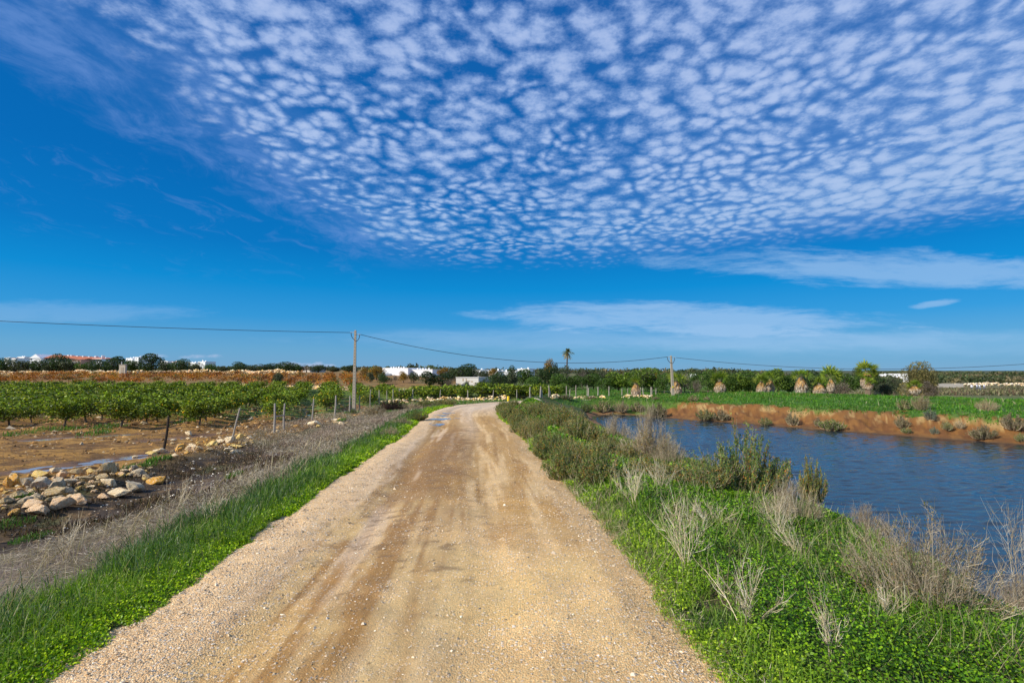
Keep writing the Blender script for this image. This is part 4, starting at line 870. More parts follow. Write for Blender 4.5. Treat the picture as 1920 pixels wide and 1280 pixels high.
def build_hedge():
    rng = random.Random(5); k = 0
    spots = []
    for y in np.arange(8.2, 37, .78):
        c = float(cx(y)); nn = 3 if y > 11 else 2
        for j in range(nn):
            u = [2.35, 3.5, 4.7][j]+rng.uniform(-.25, .25); x = c+u; yy = y+rng.uniform(-.3, .3); pxx = 960+F*x/yy
            if y < 10.5 and j > 1: continue
            if float(pond_sd(x, yy)[0]) < .5: continue
            if 13.5 < yy < 15 and j == 0 and rng.random() < .5: continue
            spots.append((x, yy, j))
    cnt = [0, 0, 0]; NTH = ['first', 'second', 'third', 'fourth', 'fifth', 'sixth', 'seventh', 'eighth', 'ninth', 'tenth', 'eleventh', 'twelfth', 'thirteenth', 'fourteenth', 'fifteenth', 'sixteenth', 'seventeenth', 'eighteenth', 'nineteenth', 'twentieth', 'twenty-first', 'twenty-second', 'twenty-third', 'twenty-fourth', 'twenty-fifth', 'twenty-sixth', 'twenty-seventh', 'twenty-eighth', 'twenty-ninth', 'thirtieth', 'thirty-first', 'thirty-second', 'thirty-third', 'thirty-fourth', 'thirty-fifth', 'thirty-sixth', 'thirty-seventh', 'thirty-eighth', 'thirty-ninth', 'fortieth']
    for (x, y, j) in spots:
        m = rng.choice(U_mix+([U_green] if j == 1 else [])+([U_grey2, U_brown] if j == 2 else []))
        r = rng.uniform(.5, .72)*(1. if j else .72); hh = rng.uniform(.62, .95)*(1. if j else .66)
        pr = 960+F*(x+r*.5)/y; lim = at(0, float(np.interp(pr, [880, 930, 1040, 1090, 1110, 1150, 1180, 1260], [752, 750, 754, 768, 790, 812, 830, 860]))+rng.uniform(-3, 8), y).z-h1(x, y)
        hh = min(hh, lim)
        if hh < .22: continue
        r = min(r, hh*1.1)
        put_shrub(m, (x, y, h1(x, y)-.03), (r, r, hh), rng.uniform(0, 6.28), '%s saltbush from the near end, %s' % (NTH[cnt[j]], ['directly beside the gravel track', 'in the middle of the dense row', 'on the pond side of the row'][j]), 'saltbushes along the right of the track'); cnt[j] += 1
build_hedge()
shrub_px(U_mix[1], 1060, 900, 90, 60, 'first dark saltbush at the near end of the row by the track')
# banks across the water and other single shrubs
for (px, py, w, h, m, l) in [(1232, 781, 46, 30, U_far[1], 'brown shrub at the left end of the bare bank'), (1322, 787, 42, 24, U_far[0], 'grey-green shrub on the bank left of centre'), (1352, 788, 40, 24, U_far[1], 'grey-brown shrub touching the grey-green one on the bank'),
        (1435, 797, 30, 18, U_far[0], 'low shrub on the waterline left of the grey one'), (1486, 798, 30, 28, U_far[1], 'ashy grey shrub on the bank above the moss'), (1560, 806, 60, 24, U_far[2], 'yellow-green shrub spreading at the water edge'), (1535, 800, 24, 20, U_far[1], 'grey twigs left of the yellow-green shrub'),
        (1692, 806, 34, 26, U_far[1], 'brown shrub in the middle of the bare bank'), (1700, 812, 26, 14, U_far[2], 'olive shrub under the brown one on the bank'), (1745, 789, 28, 24, U_blue, 'blue-green rounded shrub under the grass edge'), (1752, 813, 18, 16, U_blue, 'little blue-green shrub lower on the bank'),
        (1775, 806, 26, 20, U_far[0], 'greyish shrub right of the little blue one'), (1800, 802, 22, 18, U_brown, 'small rusty shrub on the bare bank'), (1845, 823, 56, 30, U_far[1], 'wide grey shrub low on the bank at the right'), (1900, 806, 50, 36, U_far[1], 'tall grey-brown shrub near the right edge of the bank'),
        (1915, 828, 26, 20, U_far[2], 'yellow-green clump at the right edge by the water'), (1728, 768, 40, 36, U_brown, 'brown bush standing on the grassy bank'), (1695, 768, 30, 24, U_far[0], 'dark green shrub left of the brown bush on the grass'), (1852, 770, 46, 26, U_brown, 'flattened dry bush on the right part of the grassy bank'),
        (1300, 752, 26, 14, U_far[0], 'small grey-green shrub on the grass right of the far pole'), (1325, 751, 16, 10, U_far[1], 'tiny grey shrub on the grass right of the far pole'), (1130, 773, 50, 26, U_far[0], 'dark green shrub at the far left end of the pond'), (1165, 772, 40, 24, U_brown, 'rusty shrub at the far end of the pond'), (1195, 771, 36, 20, U_far[1], 'brown shrub at the far end of the pond right of the rusty one'),
        (1100, 772, 34, 20, U_far[2], 'olive shrub where the pond disappears behind the row'), (1230, 750, 20, 8, U_far[1], 'dry tuft left of the far power pole')]:
    shrub_px(m, px, py, w*.85, h*.8, l, rz=px)
for (px, py, w, h, m, l) in [(742, 770, 40, 20, U_dark, 'blackened burnt bush in the dry grass left of the bend'), (722, 770, 30, 18, U_dark, 'small burnt bush left of the larger burnt one'), (700, 778, 50, 18, U_brown, 'brown-green bush at the fence left of the burnt bush'),
        (660, 776, 18, 10, U_far[2], 'green weed bush at the foot of the nearer power pole'), (770, 768, 40, 14, U_brown, 'brownish bush right of the burnt bush'), (800, 764, 50, 14, U_mix[0], 'green-brown bush on the left shoulder at the bend'), (835, 760, 50, 12, U_mix[2], 'low bush beyond the left shoulder at the bend'),
        (780, 790, 50, 20, U_mix[1], 'bushy dry weeds left of the track near the puddles'), (750, 800, 46, 18, U_brown, 'brown weeds left of the track near the puddles'), (730, 820, 40, 20, U_brown, 'golden weeds beside the green verge on the left'),
        (1110, 748, 20, 6, U_far[1], 'dry tuft beside the far track'), (1060, 748, 34, 8, U_far[1], 'pale dry bush at the start of the far track')]:
    shrub_px(m, px, py, w, h, l, rz=px)
def weed(px, py, h, w, seed, label, n=9, tr=.0036, col=STRAW+[(.74, .66, .50)], lean=0., fork=14):
    w *= 1.15
    """one dead branching weed: a stalk that forks in long pale branches"""
    b = hit(px, py); s = b.y/F; h *= s; w *= s; rng = np.random.default_rng(seed); g = G()
    for k in range(n):
        a = rng.random()*6.28; q = rng.random()**.5; top = np.array([math.cos(a)*q*w/2+lean*h, math.sin(a)*q*w/2, h*rng.uniform(.6, 1.)*(1-.3*q)]); root = np.array([rng.normal(0, .012), rng.normal(0, .012), -.03])
        m = root+(top-root)*.5+np.array([-math.cos(a)*q*w*.10, 0, h*.05]); tt = np.linspace(0, 1, 9)[:, None]; P = root*(1-tt)**2+m*2*tt*(1-tt)+top*tt*tt+np.cumsum(rng.normal(0, .028*h, (9, 3))*.35, 0)*tt
        c = pal(col, 1, rng)[0]; g.tube(P, np.linspace(tr, tr*.35, 9)*rng.uniform(.6, 1.1), 5, c)
        j = rng.integers(0, 5, fork); t = rng.uniform(.35, 1, fork)[:, None]; B0 = root*(1-t)**2+m*2*t*(1-t)+top*t*t; D = (top-root)/np.linalg.norm(top-root)+rdir(rng, fork, .2)*.75; L = h*rng.uniform(.06, .26, fork)[:, None]
        E1 = B0+D*L+np.array([0, 0, .3])*L; g.twigs(B0, B0+D*L*.5+rng.normal(0, .010, (fork, 3)), E1, tr*.5, pal(col, fork, rng)); D2 = rdir(rng, fork, .4); g.twigs(B0+D*L*.55, B0+D*L*.7+D2*L*.2, B0+D*L*.75+D2*L*.5, tr*.35, pal(col, fork, rng))
    o = g.obj('dead_weed', M['twig']); o.location = b; tag(o, label, 'dead weed'); return o
for i, a in enumerate([(1400, 1190, 160, 150, 'pale dead weed with forking branches beside the track at lower right', 7), (1285, 1075, 150, 90, 'tall thin dead weed rising from the clover near the verge edge', 9), (1455, 1010, 90, 90, 'brittle grey dead weed in front of the green shrub', 10),
        (1560, 1250, 130, 60, 'dead stalk with a crosswise broken stem at the bottom right', 5), (1190, 960, 90, 70, 'straw-coloured dead weed at the narrow part of the verge', 9), (1505, 1060, 90, 80, 'dead weed leaning left in the middle of the clover', 7), (1350, 900, 60, 60, 'dead weed left of the low green shrub', 6),
        (1665, 1180, 90, 50, 'short dead stalks left of the large grey shrub', 6), (1240, 930, 80, 60, 'pale branching weed above the verge grass', 8), (1912, 1150, 200, 70, 'bare twigs sticking up at the right edge over the pond', 5), (1340, 1000, 70, 70, 'grey branching weed in the clover right of the tall thin one', 8),
        (1830, 1170, 60, 160, 'low fallen dead branch below the large grey shrub', 6), (395, 985, 60, 50, 'pale dry stalk on the left beside the green verge', 5), (330, 965, 70, 50, 'tall dry stalk on the left in front of the dark soil', 5), (460, 925, 60, 50, 'bleached dry stalks at the end of the dark soil', 6), (120, 1050, 90, 50, 'tall straw stalk in the dry grass at the far left', 4)]):
    weed(a[0], a[1], a[2], a[3], 300+i, a[4], a[5], lean=-.3 if 'leaning left' in a[4] else 0)
def build_pampas():
    for (px, py, w, h, l) in [(1618, 737, 66, 24, 'pale spiky grass clump beyond the grassy bank'), (1592, 737, 36, 14, 'smaller pale grass clump left of the spiky one')]:
        b = at(px, py-1, 52); b.z = h1(b.x, b.y); s = b.y/F; rng = np.random.default_rng(int(px)); g = G(); n = 1600; a = rng.random(n)*6.28; q = np.sqrt(rng.random(n))
        P = np.stack([np.cos(a)*q*w*s*.15, np.sin(a)*q*w*s*.15, np.zeros(n)], 1); B = np.stack([np.cos(a)*q*w*s*.45, np.sin(a)*q*w*s*.45, h*s*rng.uniform(.6, 1.2, n)*(1.1-.5*q)], 1)
        C = pal([(.55, .50, .34), (.42, .40, .22), (.20, .22, .08), (.66, .60, .44)], n, rng); g.blades(P, B, .016, C*.6, C, .6); o = g.obj('grass_clump', M['grass']); o.location = b; tag(o, l, 'grass clump')
build_pampas()
# ------------------------------------------------------------------ trees
def crown_mesh(seed, cols, n=2400, blobs=9, leaf=.055, flat=1., loose=.0, name='crown', fruit=0, fcols=None, bottom=.12, w=None):
    """leafy crown in the unit box: radius .5, height from bottom to 1"""
    rng = np.random.default_rng(seed); g = G(); cen = []; rad = []
    for k in range(blobs):
        a = rng.random()*6.28; q = rng.random()**.5*.30; zz = rng.uniform(.25, .80); cen.append((math.cos(a)*q, math.sin(a)*q, zz)); rad.append(rng.uniform(.14, .24)*(1.25-abs(zz-.5)*.6))
    cen.append((0, 0, .52)); rad.append(.34)
    cen = np.array(cen); rad = np.array(rad); p = rad**2; k = rng.choice(len(cen), n, p=p/p.sum())
    D = rdir(rng, n, .15); q = rad[k]*(1-loose*.5+rng.normal(0, .07+.16*loose, n)); P = cen[k]+D*q[:, None]*np.array([1, 1, .95*flat])
    P[:, 2] = np.clip(P[:, 2], bottom, 1.02)
    br = rng.uniform(.72, 1.25, len(cen))[k]; C = pal(cols, n, rng, w)*br[:, None]; C *= (.7+.6*vn(P[:, 0]*7+seed, P[:, 1]*7+P[:, 2]*6, seed))[:, None]
    g.leaves(P, D*.5+rdir(rng, n)*.9, rdir(rng, n), leaf*rng.uniform(.6, 1.5, n), leaf*.36, C)
    if fruit:
        k = rng.integers(0, n, fruit); g.leaves(P[k]+D[k]*.03, rdir(rng, fruit), rdir(rng, fruit), leaf*.75, leaf*.36, pal(fcols, fruit, rng))
    return g.mesh(name, M['leaf'])
def trunk_mesh(seed, col=(.13, .10, .075), r=.03, limbs=6, th=.35, top=.8):
    rng = np.random.default_rng(seed); g = G(); ax = rng.normal(0, .03, 3); ax[2] = th
    g.tube([(0, 0, -.06), ax*.5, ax], [r*1.3, r, r*.8], 7, col)
    for k in range(limbs):
        a = rng.random()*6.28; q = rng.uniform(.12, .32); e = np.array([math.cos(a)*q, math.sin(a)*q, rng.uniform(.55, top)]); m = (ax*.9+e)/2+np.array([math.cos(a)*.04, math.sin(a)*.04, -.03])
        g.tube([ax*.85, m, e], [r*.6, r*.4, r*.15], 5, col)
        B = rng.normal(0, .1, (5, 3)); g.twigs(np.tile(m, (5, 1)), (m+e)/2+B*.4, e+B, r*.18, np.tile(col, (5, 1)))
    return g.mesh('trunk', M['bark'])
KIND = {
 'dark': ([(.030, .060, .018), (.045, .080, .022), (.060, .10, .028)], dict()),
 'olive': ([(.085, .105, .055), (.12, .14, .075), (.065, .085, .04)], dict(loose=.3)),
 'green': ([(.05, .10, .016), (.075, .14, .02), (.10, .17, .026)], dict()),
 'bright': ([(.085, .15, .018), (.13, .20, .022), (.17, .24, .028)], dict()),
 'rust': ([(.34, .17, .035), (.24, .15, .04), (.13, .14, .03), (.42, .24, .03)], dict(loose=.4)),
 'grey': ([(.20, .165, .13), (.25, .21, .165), (.15, .12, .09)], dict(loose=.6, leaf=.035, n=1900)),
 'tamarisk': ([(.16, .14, .045), (.22, .18, .065), (.10, .10, .03)], dict(n=9000, leaf=.030, loose=.22, blobs=12)),
}
CR, TRK = {}, [trunk_mesh(500+k) for k in range(3)]
for k_, (c_, kw_) in KIND.items():
    CR[k_] = [crown_mesh(600+j*7+len(k_), c_, **kw_) for j in range(3)]
_tr = random.Random(77)
def tree(kind, px, top, base, w, Y, label, group=None, cat='tree', name=None):
    b = at(px, base, Y); zt = at(px, top, Y).z; zb = h1(b.x, b.y); zb = min(zb, zt-.3); h = zt-zb; wm = w/F*Y
    wm = max(wm, .0)
    e = empty(name or ('tree' if h > .25*wm else 'shrub'), (b.x, Y, zb-.02), _tr.uniform(0, 6.28), (wm*1.14, wm*1.14, h*1.03)); tag(e, label, cat, group)
    link(bpy.data.objects.new('crown', _tr.choice(CR[kind])), e); link(bpy.data.objects.new('trunk', _tr.choice(TRK)), e); return e
LT = [ # far left, behind the dry-stone wall
 ('dark', 3, 672, 690, 34, 'dark tree at the left edge behind the dry-stone wall'), ('olive', 42, 674, 690, 46, 'greyish olive tree left of the long orange-roofed building'), ('dark', 76, 675, 690, 34, 'dark green bush under the white gable'),
 ('olive', 100, 676, 690, 32, 'small olive tree before the orange-roofed building'), ('olive', 130, 674, 690, 36, 'rounded olive tree in the middle of the orange-roofed building'), ('dark', 113, 665, 686, 32, 'tall dark tree breaking the orange roof line'),
 ('green', 153, 680, 690, 26, 'low green bush in front of the salmon wall'), ('dark', 186, 675, 690, 34, 'dark tree below the right end of the orange roof'), ('dark', 214, 668, 691, 38, 'dark tree just left of the concrete pump box'),
 ('green', 247, 673, 693, 34, 'green tree right of the concrete pump box'), ('dark', 283, 663, 694, 42, 'tallest dark tree on the left skyline'), ('olive', 312, 678, 691, 30, 'olive tree right of the tallest dark tree'), ('dark', 338, 674, 692, 34, 'round dark tree left of the small white villas'),
 ('olive', 366, 680, 692, 24, 'olive bush in front of the small white villas'), ('green', 393, 682, 692, 24, 'green bush right of the small white villas'), ('olive', 418, 684, 692, 22, 'low olive bush on the left skyline'), ('dark', 451, 679, 694, 30, 'dark tree at the left end of the middle skyline'), ('olive', 474, 684, 694, 22, 'olive bush between two dark trees on the skyline'),
 ('dark', 502, 681, 695, 38, 'dark tree above the grey-green olive in the rust field'), ('dark', 541, 679, 696, 42, 'broad dark tree on the skyline left of the power pole'), ('green', 560, 685, 697, 24, 'green bush right of the broad dark tree'), ('dark', 597, 684, 697, 30, 'dark bush midway between broad tree and pole'),
 ('grey', 575, 684, 696, 26, 'leafless grey tree on the skyline left of the pole'), ('olive', 625, 686, 698, 38, 'olive bushes left of the nearer power pole'), ('dark', 656, 685, 700, 32, 'dark tree directly behind the nearer power pole')]
for k_, px, t, b, w, l in LT: tree(k_, px, t, b, w, 136, l)
CT_ = [
 ('rust', 688, 690, 702, 24, 100, 'yellow-brown tree right of the nearer power pole'), ('rust', 706, 687, 706, 30, 96, 'golden tree at the left corner of the long white building'), ('dark', 715, 698, 706, 14, 90, 'small dark bush at the left corner of the white building'),
 ('green', 700, 686, 705, 20, 100, 'dark green tree behind the golden one'), ('olive', 694, 697, 707, 16, 90, 'small olive bush below the yellow-brown tree'), ('dark', 720, 703, 711, 24, 84, 'dark low bush before the white building'), ('rust', 757, 696, 711, 20, 88, 'small orange-leaved tree in front of the white wall'), ('dark', 776, 697, 712, 16, 88, 'small dark tree in front of the white wall'),
 ('grey', 741, 702, 711, 10, 88, 'tiny bare tree in front of the white wall'), ('dark', 805, 696, 720, 36, 78, 'dark green tree covering the right end of the white building'), ('dark', 830, 699, 719, 40, 78, 'dark green trees left of the small white hut'), ('rust', 832, 689, 702, 28, 110, 'rust-leaved tree above the dark ones left of the hut'),
 ('dark', 871, 683, 706, 46, 96, 'large dark tree above the small white hut'), ('olive', 853, 690, 704, 26, 98, 'olive tree on the left of the large dark one'), ('olive', 905, 692, 708, 26, 92, 'grey-green tree behind the hut'), ('grey', 841, 709, 720, 20, 72, 'grey bare bush left of the small white hut'),
 ('dark', 933, 698, 725, 42, 66, 'round dense dark tree right of the small white hut'), ('olive', 875, 714, 722, 12, 70, 'small bush against the front of the hut'), ('olive', 905, 712, 722, 24, 70, 'olive bush at the right side of the hut'), ('rust', 925, 690, 700, 24, 110, 'yellowish tree above the round dense dark tree'),
 ('olive', 958, 694, 722, 30, 70, 'olive tree right of the round dense one'), ('dark', 960, 686, 700, 14, 110, 'dark tree against the distant white chimneys'), ('green', 985, 688, 722, 36, 76, 'green tree below the distant chimneys'), ('dark', 1022, 688, 728, 46, 74, 'dark tree under the conifer'),
 ('rust', 1028, 672, 692, 20, 84, 'brown conifer rising above the hedge'), ('olive', 1042, 680, 694, 12, 84, 'slim olive tree right of the brown conifer'), ('olive', 1056, 685, 702, 24, 82, 'pale olive tree left of the tall palm'), ('grey', 1063, 697, 712, 22, 68, 'grey bare tree in front of the tall palm'), ('olive', 1091, 686, 706, 30, 80, 'olive tree right of the tall palm'),
 ('grey', 1092, 695, 710, 24, 70, 'grey twiggy tree right of the tall palm'), ('green', 1048, 700, 728, 40, 66, 'green hedge tree left of the tall palm foot'), ('green', 1080, 701, 728, 42, 66, 'green hedge tree right of the tall palm foot'), ('green', 1113, 696, 728, 38, 66, 'dark hedge tree left of the big bright citrus'),
 ('olive', 1128, 692, 712, 30, 78, 'olive tree behind the hedge left of the big bright citrus'), ('olive', 1152, 694, 712, 28, 78, 'second olive tree behind the hedge'), ('bright', 1160, 699, 730, 50, 62, 'bright citrus tree left of the biggest one'), ('bright', 1195, 691, 732, 72, 60, 'biggest bright citrus tree in the hedge'), ('green', 1222, 700, 731, 30, 60, 'green citrus right of the biggest one'),
 ('green', 1246, 698, 733, 34, 58, 'dark green tree left of the far power pole'), ('rust', 1233, 692, 703, 12, 72, 'small reddish tree above the hedge left of the far pole'), ('grey', 1284, 700, 734, 26, 60, 'bare brown tree right of the far power pole'), ('green', 1303, 699, 734, 30, 60, 'green hedge tree right of the bare brown one'), ('grey', 1305, 710, 729, 18, 54, 'ashen bush in front of the hedge'),
 ('green', 1328, 693, 736, 40, 58, 'dark green tree left of the third skirted palm'), ('green', 1362, 697, 737, 42, 58, 'dark tree behind the third skirted palm'), ('dark', 1337, 692, 705, 6, 62, 'tiny dark cypress top on the hedge'), ('bright', 1380, 697, 737, 46, 58, 'lighter green hedge tree right of the third skirted palm'), ('green', 1405, 695, 736, 44, 58, 'dark green hedge tree before the pair of skirted palms'),
 ('bright', 1458, 693, 731, 44, 56, 'light green tree right of the pair of skirted palms'), ('green', 1480, 699, 730, 30, 58, 'hedge tree left of the sixth palm'), ('dark', 1530, 696, 732, 50, 56, 'dark hedge tree between the sixth and seventh palms'), ('green', 1580, 701, 727, 40, 56, 'green hedge tree right of the tall skirted palm'),
 ('green', 1608, 701, 726, 46, 56, 'green hedge tree left of the big leafy palm'), ('dark', 1651, 704, 730, 34, 56, 'dark hedge tree right of the big leafy palm'), ('grey', 1577, 711, 737, 40, 50, 'grey-brown bare bush left of the pale grass clumps'), ('tamarisk', 1722, 679, 735, 54, 52, 'large olive-brown feathery tree standing alone at the right'), ('grey', 1745, 712, 735, 30, 50, 'grey skirt of bare twigs right of the feathery tree'), ('tamarisk', 1745, 690, 730, 26, 53, 'smaller feathery tree joined to the right of the large one'), ('olive', 1660, 712, 735, 26, 52, 'olive bush right of the pale grass clumps'),
 ('olive', 1676, 705, 730, 26, 60, 'olive bush left of the feathery tree'), ('green', 1432, 700, 735, 40, 58, 'hedge tree behind the pair of skirted palms'), ('dark', 1350, 704, 735, 30, 60, 'dark gap-filling hedge tree near the third palm'), ('green', 1268, 702, 733, 30, 60, 'hedge tree behind the far power pole'), ('green', 1140, 706, 730, 40, 62, 'low green hedge tree left of the bright citrus'), ('green', 1000, 706, 726, 40, 66, 'low green hedge tree under the dark one'), ('bright', 1055, 718, 733, 34, 58, 'low yellow-green bush in the hedge foot'), ('olive', 880, 690, 705, 40, 100, 'olive trees above the hut to the right'),
 ('olive', 1605, 690, 700, 16, 80, 'olive tip above the hedge left of the leafy palm')]
for k_, px, t, b, w, Y, l in CT_: tree(k_, px, t, b, w, Y, l)
tree('olive', 521, 695, 718, 24, 78, 'grey-green olive tree standing alone before the rust-coloured rows')
def build_far_woods():
    rng = np.random.default_rng(9); g = G()
    cells = []
    for (a0, a1, y0, y1, n, hh) in [(.68, 1.25, 170, 330, 520, 2.4), (-.2, .75, 160, 330, 300, 2.5), (-1.25, -.2, 150, 330, 320, 1.5)]:
        yy = rng.uniform(y0, y1, n); xx = yy*rng.uniform(a0, a1, n)
        for x, y in zip(xx, yy): cells.append((x, y, hh*rng.uniform(.6, 1.15)))
    cells = np.array(cells); k = 60; n = len(cells)*k; c = np.repeat(cells, k, 0); z = H(c[:, 0], c[:, 1]); D = rdir(rng, n, .3); r = c[:, 2]*.75
    P = np.stack([c[:, 0], c[:, 1], z+c[:, 2]*.45], 1)+D*np.stack([r*1.1, r*1.1, c[:, 2]*.5], 1)*rng.uniform(.6, 1.05, n)[:, None]
    tone = np.repeat(pal([(.06, .085, .028), (.09, .115, .04), (.12, .13, .055), (.17, .14, .07)], len(cells), rng), k, 0); C = tone*rng.uniform(.7, 1.3, n)[:, None]
    g.leaves(P, rdir(rng, n), D, .75*rng.uniform(.6, 1.3, n), .34, C); o = g.obj('far_woods', M['leaf']); tag(o, 'low dark woodland along the whole horizon', 'woods', kind='stuff')
    # brush of the flat land at the far right
    g = G(); n = 30000; y = rng.uniform(62, 150, n); x = y*rng.uniform(.58, 1.2, n); ok = fbm(x*.08, y*.08, 91) > .42; x, y = x[ok], y[ok]; n = len(x); P = np.c_[x, y, H(x, y)]; B = rdir(rng, n, 1.)*rng.uniform(.2, .7, n)[:, None]
    C = pal([(.19, .17, .09), (.11, .13, .05), (.26, .22, .13), (.16, .10, .06), (.33, .32, .14)], n, rng)*(.6+.8*fbm(x*.05, y*.05, 92))[:, None]; g.blades(P, B, .09, C*.6, C, .3); o = g.obj('brush', M['dry']); tag(o, 'brown and green salt-marsh brush on the flat land at the far right', 'brush', kind='stuff')
build_far_woods()
def build_vines():
    rng = np.random.default_rng(10); g = G(); n = 1500; y = rng.uniform(78, 123, n); x = rng.uniform(-135, -8, n); q = x/y
    row = np.round((x*.943+y*.334)/3.)*3.; x = (row-y*.334)/.943+rng.normal(0, .35, n)
    right = x/y > -.52; ok = ((~right) & (y > 88) & (fbm(x*.07, y*.07, 93) > .40)) | (right & (y < 112) & (x/y < -.285)); x, y, right = x[ok], y[ok], right[ok]; k = 46; c = len(x); n = c*k
    z = H(x, y); P0 = np.repeat(np.stack([x, y, z], 1), k, 0); hh = np.repeat(rng.uniform(.5, 1.25, c)*np.where(right, 1.15, .8), k)
    D = rdir(rng, n, .4); P = P0+np.stack([D[:, 0]*.95, D[:, 1]*.95, hh*(.5+.5*D[:, 2]*rng.uniform(.5, 1, n))], 1)
    tone = np.repeat(pal([(.44, .17, .02), (.30, .10, .015), (.50, .25, .035), (.17, .08, .03), (.13, .14, .03)], c, rng, [.32, .28, .14, .16, .10]), k, 0); C = tone*rng.uniform(.6, 1.4, n)[:, None]
    g.leaves(P, rdir(rng, n), D, .30*rng.uniform(.5, 1.3, n), .10, C); o = g.obj('autumn_vines', M['leaf']); tag(o, 'rust-orange autumn vines in a broad band beyond the citrus orchard', 'vines', kind='stuff')
build_vines()
# ------------------------------------------------------------------ citrus orchard
CIT = [(.065, .105, .006), (.12, .17, .008), (.22, .27, .010), (.40, .42, .02), (.025, .045, .005)]
FRU = [(.85, .50, .02), (.80, .60, .03), (.80, .36, .02)]
def citrus_crown(seed, n, leaf, fruit=0):
    rng = np.random.default_rng(seed); g = G(); bl = 11; a = rng.random(bl)*6.28; q = rng.random(bl)**.5*.36; zz = rng.uniform(.36, .82, bl)
    cen = np.stack([np.cos(a)*q, np.sin(a)*q, zz], 1); rad = rng.uniform(.12, .22, bl); cen = np.r_[cen, [[0, 0, .58]]]; rad = np.r_[rad, .30]
    k = rng.choice(len(cen), n, p=rad**2/(rad**2).sum()); D = rdir(rng, n, .25); P = cen[k]+D*(rad[k]*rng.uniform(.75, 1.12, n))[:, None]
    sh = rng.random(n) < .10; P[sh] += D[sh]*rng.uniform(.03, .12, sh.sum())[:, None]+np.array([0, 0, .03])
    P[:, 2] = np.clip(P[:, 2], .16, 1.04); C = pal(CIT, n, rng, [.3, .3, .2, .1, .1]); C[sh] = pal([(.30, .40, .03), (.22, .34, .03)], sh.sum(), rng); C *= (.65+.7*vn(P[:, 0]*8, P[:, 1]*8+P[:, 2]*7, seed))[:, None]
    g.leaves(P, D*.4+rdir(rng, n), rdir(rng, n), leaf*rng.uniform(.6, 1.4, n), leaf*.34, C)
    if fruit:
        k = rng.integers(0, n, fruit); k = k[P[k, 2] < .9]; g.leaves(P[k]+D[k]*.04, rdir(rng, len(k)), rdir(rng, len(k)), leaf*.62, leaf*.31, pal(FRU, len(k), rng))
    return g.mesh('crown', M['leaf']), P, D
CITN = [citrus_crown(700+k, 1900, .060) for k in range(4)]
CITF = [citrus_crown(720+k, 620, .105, 12 if k % 2 else 3) for k in range(4)]
CTR = [trunk_mesh(740+k, (.16, .13, .10), .022, 7, .32, .7) for k in range(3)]
def fruit_mesh():
    import bmesh
    bm = bmesh.new(); bmesh.ops.create_icosphere(bm, subdivisions=1, radius=1.); V = np.array([v.co[:] for v in bm.verts]); Tt = np.array([[v.index for v in f.verts] for f in bm.faces]); bm.free(); g = G(); g.add(V, T=Tt, C=(.90, .52, .02)); return g.mesh('fruit', M['plain'], True)
FM = fruit_mesh()
